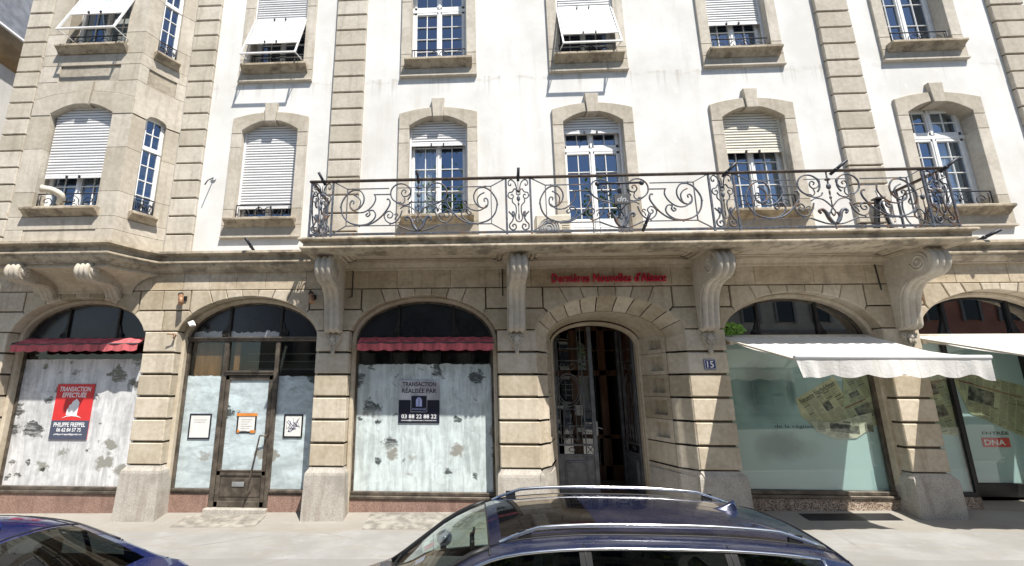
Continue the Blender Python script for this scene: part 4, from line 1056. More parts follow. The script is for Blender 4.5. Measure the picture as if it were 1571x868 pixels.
def console(cx, wd, prof, name, spiral_c, label=None, flutes=3, parent=B):
    """scrolled bracket: prof = front outline (y,z) from top to bottom; back edge on the wall"""
    m = MB(); nx = 18; rows = []
    P2 = [Vector(p) for p in prof]
    nor = []
    for i in range(len(P2)):
        t = P2[min(i+1, len(P2)-1)]-P2[max(i-1, 0)]; t.normalize(); nor.append(Vector((t.y, -t.x)))
    for j in range(nx+1):
        u = -1+2*j/nx
        rib = .036*abs(math.sin((u+1)/2*PI*flutes)) - (.0 if abs(u) < .98 else .02)
        rows.append([(cx+u*wd/2, p.x+q.x*(-rib if q.x > 0 else rib)*0 + (q*rib).x, p.y+(q*rib).y) for p, q in zip(P2, nor)])
    m.loft(rows, False, 0, True)
    for sg in (-1, 1):
        m.add([(cx+sg*wd/2, p.x, p.y) for p in P2]+[(cx+sg*wd/2, .02, P2[-1].y), (cx+sg*wd/2, .02, P2[0].y)], [list(range(len(P2)+2))])
        cyy, czz, rr = spiral_c
        m.disc((cx+(sg*wd/2 if sg > 0 else sg*wd/2-.018), cyy, czz), rr*.86, rr*.86, 'x', 20, .018)
        m.tube([(cx+sg*(wd/2+.02), cyy+a, czz+b) for a, b in spiral(0, 0, .02, rr*.8, 0, 2.0)], .016, 5)
        m.tube([(cx+sg*(wd/2+.003), p.x+.05-q.x*.0, p.y) for p, q in list(zip(P2, nor))[len(P2)//2:]], .012, 5)
    return m
top_s = [( -.99+.0, 5.0)]
def vol(cy_2, cz_2, r, a0, a1, n=12): return [(cy_2+r*math.cos(R(a0+(a1-a0)*i/n)), cz_2+r*math.sin(R(a0+(a1-a0)*i/n))) for i in range(n+1)]
bal_prof = [(-.60, 5.0)]+vol(-.72, 4.73, .25, 95, 268, 14)+[tuple(p) for p in spline([(-.70, 4.475), (-.60, 4.46), (-.48, 4.42), (-.36, 4.32), (-.28, 4.18), (-.24, 4.02), (-.215, 3.86), (-.20, 3.72), (-.17, 3.60), (-.02, 3.57)], 3)]
for cx in (-9.13, -7.68):
    pr = [(-.70, 4.90)]+vol(-.80, 4.72, .16, 95, 262, 10)+[tuple(p) for p in spline([(-.78, 4.56), (-.66, 4.545), (-.52, 4.55), (-.36, 4.56), (-.22, 4.52), (-.12, 4.42), (-.07, 4.33), (-.0, 4.30)], 3)]
    m = console(cx, .30, pr, 'console', (-.80, 4.73, .13)); m.build('oriel_console', M['stone_upper'], B)
oslab = MB()
def small_sill(cx): pass
for base in (0, 3.86):
    zsl = 6.08+base
    s_ = MB(); sp_ = [(-.3, zsl), (.15, zsl-.02), (.16, zsl-.035), (.16, zsl-.075), (.13, zsl-.09), (.08, zsl-.13), (.03, zsl-.19), (-.2, zsl-.20)]
    sweep_plan(s_, [(OC-.80, -OD), (OC+.80, -OD)], sp_)
    f, p = glazing(OC, -OD+.27, HWO+.01, zsl+.02, 8.55 if base == 0 else 12.6, 2, 5 if base == 0 else 4, None)
    w = f.build('window', M['pvc'], B, label='oriel window with a low hanging shutter' if base == 0 else 'upper oriel window under a raised tilted shutter'); p.build('window_pane', M['pane'], w); s_.build('sill', M['stone_weathered'], w)
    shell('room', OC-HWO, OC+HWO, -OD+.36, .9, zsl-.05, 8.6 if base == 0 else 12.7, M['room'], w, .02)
    guard(OC, HWO-.03, -OD+.08, zsl, .34).build('window_guard', M['iron_dark'], w)
    if base == 0:
        b2 = MB(); slats(b2, OC, HWO-.03, -OD+.14, 6.85, 8.56); b2.build('roller_shutter', [BL, M['gap'], M['black']], w)
    for sg in (-1, 1):
        f_ = flank(sg); s2 = MB(); n = 10
        # sill following the hollow flank
        rg = []
        for i in range(n+1):
            u = SW0-.06+(SW1-SW0+.12)*i/n
            rg.append([f_(u, -o, z) for o, z in sp_])
        s2.loft(rg, True, 0, False, True)
        ff = MB(); pp = MB(); z1 = 8.40 if base == 0 else 12.6
        a0, a1 = Vector(f_(SW0, .10, 0)), Vector(f_(SW1, .10, 0)); L_ = (a1-a0).length; e = (a1-a0)/L_; nn = Vector((e.y, -e.x, 0)); nn = nn if nn.x*sg > 0 else -nn
        def FM(u, d, w_): q = a0+e*u-nn*d; return (q.x, q.y, w_)
        def fb(u0, u1, w0, w1, d0=0, d1=.05): ff.rect(u0, u1, w0, w1, d0, d1, .004, 0, FM)
        zt_ = 7.62 if base == 0 else 11.4
        fb(0, .075, zsl, z1); fb(L_-.075, L_, zsl, z1); fb(0, L_, zsl, zsl+.08); fb(0, L_, z1-.1, z1); fb(0, L_, zt_-.05, zt_+.05, -.015)
        fb(L_/2-.011, L_/2+.011, zsl, z1, .01, .04)
        for za, zb2, rw in ((zsl+.08, zt_-.05, 4), (zt_+.05, z1-.1, 2)):
            for i in range(1, rw): fb(.07, L_-.07, za+(zb2-za)*i/rw-.011, za+(zb2-za)*i/rw+.011, .01, .04)
        pp.add([FM(.06, .035, zsl+.06), FM(L_-.06, .035, zsl+.06), FM(L_-.06, .035, z1-.05), FM(.06, .035, z1-.05)], [(0, 1, 2, 3)])
        w = ff.build('window', M['pvc'], B, label='narrow window in the hollow flank of the oriel'); pp.build('window_pane', M['pane'], w); s2.build('sill', M['stone_weathered'], w)
        guard(0, L_/2-.02, -.06, zsl+.005, .36, lambda x, y, z: FM(x+L_/2, y, z)).build('window_guard', M['iron_dark'], w)
        rb = MB(); rb.add([FM(-.02, .14, zsl-.05), FM(L_+.02, .14, zsl-.05), FM(L_+.02, .14, z1+.1), FM(-.02, .14, z1+.1)], [(0, 1, 2, 3)]); rb.build('room', M['room'], w)
tilt_shutter(OC+.12, HWO-.06, -OD+.06, 11.42, -OD-.42, 10.06, .60, 12.6, -OD+.1, 10.1, 'widely tilted shutter of the oriel')
# ------------------------------------------------------------------ balcony (a part of the building)
sl = MB()
bpath = [(-3.07, .04), (-3.07, -1.0), (8.77, -1.0), (8.77, .04)]
sweep_plan(sl, bpath, [(-.25, 5.285), (.10, 5.25), (.185, 5.235), (.20, 5.22), (.20, 5.195), (.165, 5.18), (.125, 5.17), (.115, 5.085), (.15, 5.07), (.17, 5.055), (.17, 5.03), (.13, 5.015), (.085, 4.985), (.02, 4.975), (-.25, 4.975)])
sl.box(-2.85, 8.55, -.78, .06, 5.10, 5.275)
BAL = sl.build('balcony', M['stone_weathered'], B)
CX = [-2.83, .915, 4.69, 8.44]
so = MB()
so.box(-2.84, 8.54, -.80, .05, 5.06, 5.10)
for k, cx in enumerate(CX): so.box(cx-.20, cx+.20, -.86, .05, 4.955, 5.06, 0, .01)
for a, b in zip(CX[:-1], CX[1:]):
    for i, (w_, dz) in enumerate(((.0, .0), (.10, .025), (.2, .045))):
        x0, x1, y0, y1 = a+.20+w_, b-.20-w_, -.80+w_*.6, -.06-w_*.6
        for q in ((x0, x1, y0, y0+.06), (x0, x1, y1-.06, y1), (x0, x0+.06, y0, y1), (x1-.06, x1, y0, y1)): so.box(q[0], q[1], q[2], q[3], 4.99+dz, 5.065)
    so.box(a+.62, b-.62, -.52, -.30, 5.045, 5.065)
so.build('balcony_soffit', M['stone'], BAL)
for cx in CX:
    m = console(cx, .34, bal_prof, 'console', (-.72, 4.73, .2)); cb = m.build('console', M['stone_upper'], BAL)
    r_ = MB()
    r_.prism([(cx-.10, 3.53), (cx+.10, 3.53), (cx+.145, 3.47), (cx+.10, 3.32), (cx+.04, 3.22), (cx+.03, 3.10), (cx-.03, 3.10), (cx-.04, 3.22), (cx-.10, 3.32), (cx-.145, 3.47)], -.05, .0, .03)
    r_.ball((cx, -.07, 3.42), .06, .045, .065, 10, 6); [r_.ball((cx+.055*math.sin(R(a_)), -.085, 3.33+.02*math.cos(R(a_))), .016, .02, .06, 6, 4) for a_ in (-70, -35, 0, 35, 70)]; r_.ball((cx, -.04, 3.15), .03, .025, .05)
    for sg in (-1, 1):
        r_.tube([(cx+sg*a, -.055, 3.42+b) for a, b in spiral(.095, .03, .055, .012, PI if sg > 0 else PI, 1.4)], .016, 6)
        r_.tube([(cx+sg*a, -.05, z) for a, z in spline([(.10, 3.42), (.085, 3.32), (.03, 3.24), (.02, 3.12)], 4)], .014, 6)
        for k in range(3): r_.ball((cx+sg*(.035+.02*k), -.05, 3.31+.03*k), .018, .014, .035, 6, 4)
    r_.build('shell_ornament', M['stone_upper'], BAL)

# wrought iron railing -------------------------------------------------
YR, ZB, ZT = -1.05, 5.335, 6.43
def rail_panel(name, W_, kind, place, parent=BAL):
    """place(u, d, w) -> world ; u along the panel, w above the lower rail"""
    m = MB(); H = ZT-ZB
    def L(pts, r=.0115, n=6, closed=False, d=0): m.tube([place(p[0], d, p[1]) for p in pts], [x*1.2 for x in r] if isinstance(r, list) else r*1.22, n, closed)
    def B2(u0, w0, u1, w1, a=.022, b=.016): m.bar(place(u0, 0, w0), place(u1, 0, w1), a, b)
    if kind == 'wide':
        i, tw, bw = .30, H-.17, .16
        i = .27
        for u in (i, W_-i): B2(u, bw, u, tw)
        for u, v in ((0, i), (W_, W_-i)): B2(u, H-.02, v, tw); B2(u, .0, v, bw)
        c = W_/2; k = W_/3.38
        for sg in (-1, 1):
            def Q(pts): return [(c+sg*(c-a*k), b) for a, b in pts]      # a measured from the outer post
            B2(*Q([(.27, tw)])[0], *Q([(1.10, tw)])[0]); B2(*Q([(.27, bw)])[0], *Q([(1.28, bw)])[0])
            # big outer C scroll sweeping to the middle
            L(Q(spline([(.40, .80), (.49, .75), (.54, .66), (.51, .53), (.42, .48), (.35, .52), (.335, .62), (.37, .68), (.41, .66), (.40, .61)], 5)), .0115)
            L(Q(spline([(.40, .905), (.27+.02, .84), (.175+.01, .68), (.16, .55), (.205, .37), (.33, .235), (.54, .175), (.76, .20), (.95, .33), (1.08, .50), (1.13, .62), (1.10, .70), (1.06, .69)], 5)), .0135)
            L(Q(spline([(.40, .905), (.52, .89), (.60, .78), (.60, .64), (.52, .52), (.42, .48)], 5)), .0125)
            L(Q(spline([(.36, .54), (.44, .46), (.55, .43), (.68, .47), (.79, .58), (.84, .70), (.82, .80)], 5)), .0115)
            B2(*Q([(.80, .80)])[0], *Q([(1.14, .80)])[0], .026, .018)
            # leaf scroll
            L(Q(spline([(.70, .42), (.66, .38), (.70, .35), (.74, .40), (.72, .46), (.80, .47), (.85, .38), (.81, .28), (.70, .20), (.58, .175)], 5)), [.010]*45+[.016]) if False else L(Q(spline([(.70, .42), (.66, .38), (.70, .35), (.74, .40), (.72, .46), (.80, .47), (.85, .38), (.81, .28), (.70, .20), (.58, .175)], 5)), .0125)
            # loop beside the centre
            L(Q([(1.335+.20*math.cos(2*PI*t/24), .82+.20*math.sin(2*PI*t/24)) for t in range(-3, 19)]), .0125)
            L(Q(spline([(1.47, .97), (1.54, .90), (1.50, .78), (1.40, .75), (1.35, .82), (1.39, .89), (1.44, .86), (1.42, .82)], 5)), .0105)
            L(Q(spline([(1.40, .75), (1.42, .66), (1.37, .60), (1.33, .64)], 4)), .009)
            L(Q(spline([(1.24, .64), (1.30, .60), (1.42, .57), (1.52, .60), (1.56, .66)], 4)), .0105)
            # lower small scroll and arc
            L(Q(spline([(1.06, .43), (1.02, .36), (1.06, .26), (1.16, .20), (1.26, .24), (1.33, .34), (1.37, .46)], 5)), .0115)
            L(Q(spline([(1.06, .43), (1.13, .45), (1.19, .39), (1.16, .32), (1.10, .32), (1.09, .37), (1.12, .385)], 5)), .0105)
            L(Q(spline([(1.22, .37), (1.26, .40), (1.29, .37), (1.25, .33), (1.23, .27)], 4)), .009)
            L(Q(spline([(1.33, .50), (1.42, .55), (1.55, .52), (1.66, .41), (1.69, .36), (1.73, .28), (1.69, .20)], 5)), .0105)
            L(Q(spline([(1.28, .16), (1.42, .10), (1.55, .055), (1.69, .04)], 4)), .0125)
            # acanthus leaves at the foot
            L(Q(spline([(1.67, .05), (1.60, .14), (1.56, .26), (1.50, .33), (1.44, .30), (1.47, .25)], 4)), [.028-.016*abs(t/20-.3) for t in range(21)])
            L(Q(spline([(1.66, .08), (1.60, .20), (1.62, .27), (1.57, .24)], 4)), .014)
            for (a, b) in ((.15, .55), (.54, .15), (.38, .93), (1.14, .175), (1.14, .80), (1.08, .50)): m.ball(place(*[Q([(a, b)])[0][0], 0, Q([(a, b)])[0][1]]), .018, .018, .018, 6, 4)
        # drop ornament on the centre line
        B2(c, .82, c, H); m.ball(place(c, 0, .92), .055, .03, .03, 8, 5); m.ball(place(c, 0, .78), .045, .03, .06, 8, 6); m.ball(place(c, 0, .66), .018, .018, .06, 6, 5); m.ball(place(c, 0, .56), .028, .02, .03, 6, 5); L([(c, .40), (c, .66)], .008); B2(c, -.07, c, .06)
        B2(c-.42, .93, c-.20+.0, .93, .016, .012); B2(c+.20, .93, c+.42, .93, .016, .012); B2(c-.20, .93, c+.20, .93, .012, .01)
    elif kind == 'narrow':
        c = W_/2; k = W_/.45
        for sg in (-1, 1):
            def Q(pts): return [(c+sg*a*k, b) for a, b in pts]
            L(Q(spline([(.03, .86), (.06, .98), (.13, 1.05), (.19, 1.02), (.19, .95), (.15, .93), (.145, .97)], 5)), .010)
            L(Q(spline([(.03, .84), (.08, .86), (.12, .80), (.19, .78), (.20, .70), (.14, .66), (.10, .70), (.12, .75), (.15, .73)], 5)), .010)
            L(Q(spline([(.12, .66), (.12, .59), (.06, .52), (.05, .40), (.07, .28), (.04, .20)], 5)), .0105)
            L(Q(spline([(.20, .40), (.14, .34), (.12, .40), (.09, .36), (.11, .27), (.14, .20), (.19, .14), (.18, .06), (.11, .03), (.06, .08), (.08, .14), (.13, .13), (.12, .09)], 5)), .0125)
            m.ball(place(*Q([(.21, .72)])[0][:1], 0, .72), .014, .014, .014, 6, 4); m.ball(place(Q([(.12, .33)])[0][0], 0, .33), .03, .02, .05, 6, 5)
        L(spline([(c-.05, .22), (c, .19), (c+.05, .22)], 4), .010)
        m.ball(place(c, 0, .82), .05, .03, .03, 8, 5); L([(c+.035*math.cos(2*PI*t/14), .77+.035*math.sin(2*PI*t/14)) for t in range(14)], .009, 6, True)
        m.ball(place(c, 0, .66), .035, .025, .055, 8, 6); m.ball(place(c, 0, .55), .018, .018, .04, 6, 5); L([(c, .25), (c, 1.0)], .007); m.ball(place(c, 0, .30), .016, .014, .08, 6, 5)
    else:
        c = W_/2
        for sg in (-1, 1):
            def Q(pts): return [(c+sg*(c-a), b) for a, b in pts]
            L(Q(spline([(.10, .9), (.05, .7), (.10, .4), (.25, .2), (.40, .25), (.45, .42), (.36, .55), (.26, .48), (.30, .38), (.36, .42)], 5)), .0125)
            L(Q(spline([(.10, .9), (.22, 1.0), (.36, .92), (.38, .76), (.28, .68), (.20, .76), (.26, .84)], 5)), .0115)
            L(Q(spline([(.05, .12), (.18, .20), (.34, .12), (.42, .05)], 4)), .010)
        B2(0, .16, W_, .16, .016, .012); B2(0, .93, W_, .93, .016, .012); L([(c, .2), (c, .9)], .009); m.ball(place(c, 0, .75), .04, .03, .06, 8, 6)
    return m.build(name, M['iron'], parent)
PX = [-3.115, -2.685, .70, 1.165, 4.52, 4.975, 8.365, 8.80]
fr_m = MB()
for x in PX: fr_m.box(x-.019, x+.019, YR-.016, YR+.016, 5.24, ZT-.02, 0, .004)
for x in (PX[0], PX[-1]): fr_m.box(x-.016, x+.016, -.06, -.02, 5.26, ZT-.02, 0, .004)
fr_m.box(PX[0], PX[-1], YR-.013, YR+.013, ZB-.012, ZB+.014); fr_m.box(PX[0], PX[-1], YR-.010, YR+.010, ZB-.03, ZB-.02)
for x in (PX[0], PX[-1]): fr_m.box(x-.012, x+.012, YR, .08, ZB-.012, ZB+.012)
fr_m.build('railing_posts', M['iron'], BAL)
hr = MB()
hr.box(PX[0]-.05, PX[-1]+.05, YR-.035, YR+.035, ZT-.02, ZT+.025, 0, .012)
for x in (PX[0], PX[-1]): hr.box(x-.035, x+.035, YR+.035, .08, ZT-.021, ZT+.024, 0, .012)
hr.build('handrail', M['iron_top'], BAL)
for i in range(7):
    x0, x1 = PX[i]+.019, PX[i+1]-.019
    rail_panel('railing_panel', x1-x0, 'narrow' if i % 2 == 0 else 'wide', (lambda x0: lambda u, d, w: (x0+u, YR+d, ZB+w))(x0))
for x in (PX[0], PX[-1]): rail_panel('railing_panel', .97, 'side', (lambda x: lambda u, d, w: (x+d, YR+.03+u, ZB+w))(x))
def flag_holder(p0, p1, parent, r=.028):
    m = MB(); m.tube([p0, p1], r, 10); a = Vector(p0).lerp(Vector(p1), .3); m.tube([a, a+(Vector(p1)-Vector(p0)).normalized()*.03], r*1.25, 10)
    return m.build('flag_holder', M['iron_dark'], parent)
for x, dx in ((-2.83, -.10), (-.99, -.02), (.93, 0), (4.75, .20), (6.70, .22), (8.64, .22)):
    flag_holder((x, YR-.05, ZT-.10), (x+dx, YR-.20, ZT+.11), BAL)
flag_holder((3.19, YR-.04, 5.28), (3.30, YR-.18, 5.58), BAL)
flag_holder((-4.62, -.16, 5.30), (-4.72, -.38, 5.52), B, .030); flag_holder((9.98, -.16, 5.28), (10.22, -.40, 5.44), B, .032)

# ------------------------------------------------------------------ signs and notices
def sgn_letters():
    o = text_part("Dernières Nouvelles d'Alsace", 2.30, .185, 2.82, 4.565, -.045, M['sign_red'], None, 'sign_lettering', .035, .004, spacing=1.06)
    return tag(o, 'red raised letters of a newspaper name on the stone above the entrance', 'sign')
sgn_letters()
pl = MB(); pl.box(4.535, 4.765, -.022, -.004, 2.80, 3.0, 0, .006)
pl = pl.build('house_number_plate', M['plate_blue'], None, label='small blue enamel plate with white number 15 on the pier right of the entrance', cat='number plate')
text_part('15', .125, .125, 4.65, 2.837, -.022, M['print_white'], pl, 'numeral', .003, .01)
bd = MB()
for q in ((4.545, 4.755, 2.81, 2.816), (4.545, 4.755, 2.984, 2.99), (4.545, 4.551, 2.816, 2.984), (4.749, 4.755, 2.816, 2.984)): bd.box(q[0], q[1], -.024, -.021, q[2], q[3])
bd.build('plate_border', M['print_white'], pl)

YG = .398
ps = MB(); ps.box(-1.51, -.665, YG-.012, YG, 1.742, 2.602)
po = ps.build('agency_poster', M['poster_silver'], None, label='silver and midnight agency poster TRANSACTION RÉALISÉE PAR on the blotted shop window', cat='poster')
q = MB(); q.box(-1.51, -.665, YG-.014, YG-.012, 1.742, 2.20); q.build('lower_panel', M['poster_dark'], po)
q = MB(); q.box(-1.26, -.92, YG-.0165, YG-.0145, 1.96, 2.295); q.build('logo_border', M['poster_silver'], po)
q = MB(); q.box(-1.25, -.93, YG-.019, YG-.0165, 1.97, 2.285); q.build('logo_square', M['poster_dark'], po)
q = MB()
for sg in (-1, 1): q.prism([(-1.09+sg*.006, 2.07), (-1.09+sg*.062, 2.07), (-1.09+sg*.062, 2.20), (-1.09+sg*.040, 2.235), (-1.09+sg*.006, 2.262)], YG-.021, YG-.019)
q.build('window_emblem', M['print_lilac'], po)
text_part('TRANSACTION', .70, .088, -1.087, 2.475, YG-.012, M['print_black'], po, ext=.002, bold=.018)
text_part('RÉALISÉE PAR', .715, .112, -1.087, 2.34, YG-.012, M['print_black'], po, ext=.002, bold=.018)
text_part('immoval', .285, .05, -1.09, 1.998, YG-.019, M['print_lilac'], po, ext=.0015)
text_part('03 88 22 88 22', .72, .078, -1.087, 1.835, YG-.014, M['print_white'], po, ext=.0015, bold=.006)
text_part('immoval@immoval.com | immoval.com', .72, .032, -1.087, 1.778, YG-.014, M['print_white'], po, ext=.0015, bold=.012)

ps = MB(); ps.box(-8.955, -8.115, YG-.012, YG, 1.372, 2.515)
po = ps.build('estate_poster', M['poster_red'], None, label='red and slate poster TRANSACTION EFFECTUÉE with white building emblem under the oriel', cat='poster')
q = MB(); q.box(-8.955, -8.115, YG-.014, YG-.012, 1.372, 1.76); q.build('lower_panel', M['poster_grey'], po)
q = MB()
q.prism([(-8.66, 1.87), (-8.42, 1.865), (-8.40, 2.13), (-8.47, 2.21), (-8.56, 2.14), (-8.57, 2.10), (-8.62, 2.07), (-8.625, 2.02), (-8.66, 1.99), (-8.655, 1.95)], YG-.015, YG-.012)
q.prism([(-8.75, 1.80), (-8.64, 1.838), (-8.52, 1.85), (-8.40, 1.838), (-8.31, 1.81), (-8.40, 1.858), (-8.52, 1.870), (-8.64, 1.858)], YG-.0155, YG-.012)
q.build('building_emblem', M['print_white'], po)
text_part('TRANSACTION', .70, .10, -8.54, 2.36, YG-.012, M['print_white'], po, ext=.002, bold=.012, shear=.12)
text_part('EFFECTUÉE', .54, .125, -8.54, 2.235, YG-.012, M['print_white'], po, ext=.002, bold=.02, shear=.12)
text_part('PHILIPPE FREPPEL', .70, .088, -8.54, 1.63, YG-.014, M['print_white'], po, ext=.0015, bold=.014)
text_part('06 62 84 57 75', .54, .078, -8.54, 1.53, YG-.014, M['print_white'], po, ext=.0015, bold=.014)
text_part('philippe.freppel@gmail.com', .62, .042, -8.54, 1.455, YG-.014, M['print_white'], po, ext=.0015, bold=.016)

def notice(x0, x1, z0, z1, border, lab, lines=5, y=YG, scrib=False):
    m = MB(); t = .03
    for a, b, c_, d in ((x0, x1, z0, z0+t), (x0, x1, z1-t, z1), (x0, x0+t, z0+t, z1-t), (x1-t, x1, z0+t, z1-t)): m.box(a, b, y-.014, y, c_, d, 0, .003)
    f = m.build('framed_notice', border, None, label=lab, cat='notice')
    m = MB(); m.box(x0+t, x1-t, y-.006, y-.001, z0+t, z1-t); m.build('notice_sheet', M['paper'], f)
    m = MB()
    if scrib:
        for s_ in range(3): m.tube([(x0+.06+(x1-x0-.12)*random.random(), y-.008, z0+.1+(z1-z0-.16)*random.random()) for _ in range(9)], .004, 4)
        mt = M['plate_blue']
    else:
        for k in range(lines): m.box(x0+.09, x1-.09-.05*(k % 3), y-.0075, y-.006, z1-.13-.045*k, z1-.122-.045*k)
        mt = M['grey_metal']
    m.build('notice_text', mt, f); return f
notice(-5.93, -5.455, 1.40, 1.91, M['poster_dark'], 'navy framed white notice on the whitewashed pane left of the shop door', 2)
notice(-3.905, -3.50, 1.44, 1.905, M['black_frame'], 'thin black framed sheet with blue scribble on the pane right of the shop door', scrib=True)
f = notice(-4.90, -4.485, 1.53, 1.92, M['black_frame'], 'sheet stuck with orange tape on the glass of the shop door', 6, .391)
m = MB()
m.box(-4.91, -4.475, .374, .377, 1.865, 1.925); m.box(-4.88, -4.83, .374, .377, 1.535, 1.59); m.box(-4.60, -4.49, .374, .377, 1.53, 1.585); m.build('orange_tape', M['tape'], f)

# newspaper display in windows 4 and 5 (sheets just behind the glass)
d = MB(); d.box(5.06, 7.97, .47, .48, .50, 3.42)
dsp = d.build('window_backdrop', M['aqua'], None, label='aqua printed backdrop with a faint portrait filling the shop window right of the entrance', cat='window display')
text_part('de la région', .72, .085, 6.35, 1.66, .469, M['print_black'], dsp, 'faint_lettering', .0005)
def inside(p, poly):
    c_ = False; n_ = len(poly)
    for i in range(n_):
        (x0, y0), (x1, y1) = poly[i], poly[(i+1) % n_]
        if (y0 > p[1]) != (y1 > p[1]) and p[0] < (x1-x0)*(p[1]-y0)/(y1-y0)+x0: c_ = not c_
    return c_
def newspaper(pts, y, mat, lab, grp, rot=0., title=None, tpos=None, tw=.8, red=(), pics=()):
    """a printed sheet: paper, columns of set lines, half-tone pictures, a masthead"""
    m = MB(); m.prism(pts, y, y+.003, 0, back=True); o = m.build('newspaper', mat, None, label=lab, cat='newspaper', group=grp)
    ca_, sa_ = math.cos(rot), math.sin(rot); cx_ = sum(p[0] for p in pts)/len(pts); cz_ = sum(p[1] for p in pts)/len(pts)
    def loc(u, w): return (cx_+u*ca_-w*sa_, cz_+u*sa_+w*ca_)
    ink = MB(); pc = MB(); ht = .34
    for (u, w, du, dw) in pics:
        pc.add([(q[0], y-.0012, q[1]) for q in (loc(u, w), loc(u+du, w), loc(u+du, w+dw), loc(u, w+dw))], [(0, 1, 2, 3)])
    for ci in range(-6, 7):
        u0 = ci*.16; w = -.9
        while w < .9:
            big = random.random() < .07; h = .022 if big else .008
            l = .142*(1 if random.random() < .85 else random.uniform(.4, .9))
            q = [loc(u0, w), loc(u0+l, w), loc(u0+l, w+h), loc(u0, w+h)]
            ok = all(inside(p, pts) for p in q) and not any(u-.02 < u0+du_ < u+du+.0 and w_-.02 < w < w_+dw for (u, w_, du, dw) in pics for du_ in (0, .14))
            if ok and not (title and abs((q[0][0]-tpos[0])*-sa_+(q[0][1]-tpos[1]-.06)*ca_) < .075): ink.add([(p[0], y-.0011, p[1]) for p in q], [(0, 1, 2, 3)])
            w += h+.016
    if ink.v: ink.build('print', M['news_ink'], o, kind='stuff')
    if pc.v: pc.build('picture', M['news_pic'], o)
    if title: text_part(title, tw, .115, tpos[0], tpos[1], y-.0015, M['print_black'], o, 'masthead', .001, .006, rot=rot)
    for (xa, za), (xb2, zb2) in red:
        m = MB(); m.bar((xa, y-.003, za), (xb2, y-.003, zb2), .035, .004); m.build('red_rule', M['sign_red'], o)
    return o
M['news_ink'] = simple('newspaper ink', (.13, .125, .09), .8, var=.2); M['news_pic'] = simple('half tone picture', (.16, .16, .12), .7, var=.75, scale=9)
gN = 'old newspapers shown in the aqua window'
newspaper([(6.47, 2.24), (7.28, 2.68), (7.42, 2.30), (7.52, 1.62), (7.1, 1.56), (6.75, 1.68), (6.52, 1.92)], .462, M['news'], 'yellowed old newspaper with a blackletter masthead in the aqua window', gN, .485, 'Neueste Nachrichten', (6.90, 2.31), .80, pics=((.02, -.02, .16, .17),))
newspaper([(7.50, 2.95), (7.92, 3.0), (7.95, 1.75), (7.44, 1.62), (7.34, 2.0)], .456, M['news2'], 'greenish newspaper overlapping at the right edge of the aqua window', gN, .40, red=(((7.38, 2.06), (7.80, 2.24)), ((7.52, 2.78), (7.88, 2.86))), pics=((-.16, -.42, .32, .26), (-.1, .02, .2, .1)))
newspaper([(6.62, 1.86), (6.78, 1.62), (7.1, 1.48), (7.50, 1.50), (7.85, 1.72), (7.86, 1.98), (7.45, 1.88), (7.1, 1.78)], .450, M['news3'], 'torn lower newspaper page with photographs in the aqua window', gN, -.10, pics=((-.25, -.13, .55, .16), (.40, -.06, .16, .14)))
d = MB(); d.box(8.78, 9.42, .47, .48, .53, 3.42); d.build('window_backdrop', M['aqua'], None, label='narrow aqua backdrop behind the pane beside the second pier from the right', cat='window display')
d = MB(); d.box(10.06, 11.57, 1.08, 1.09, .58, 3.42); db = d.build('window_backdrop', M['aqua'], None, label='aqua backdrop behind the black framed pane at the right edge', cat='window display')
g5 = 'old newspapers shown in the corner window'
newspaper([(8.8, 2.75), (9.41, 2.85), (9.41, 1.55), (8.8, 1.62)], .462, M['news2'], 'greenish newspapers behind the narrow pane right of the far right pier', g5, .25, red=(((8.85, 2.5), (9.38, 2.62)),), pics=((-.16, -.3, .3, .22), (-.1, .12, .26, .2)))
newspaper([(10.08, 2.9), (11.5, 2.5), (11.3, 1.45), (10.3, 1.95)], 1.07, M['news2'], 'greenish newspaper behind the black framed pane at the right edge', g5, -.3, red=(((10.2, 2.62), (11.4, 2.25)),), pics=((-.45, -.12, .5, .3),))
text_part('ENTRÉE', .52, .075, 10.72, 1.52, 1.079, M['print_black'], db, 'lettering', .001, .02)
d = MB(); d.box(10.42, 10.95, 1.068, 1.074, 1.28, 1.46); dn = d.build('red_label', M['poster_red'], db)
text_part('DNA', .40, .11, 10.66, 1.315, 1.068, M['print_white'], dn, 'lettering', .001, .02)

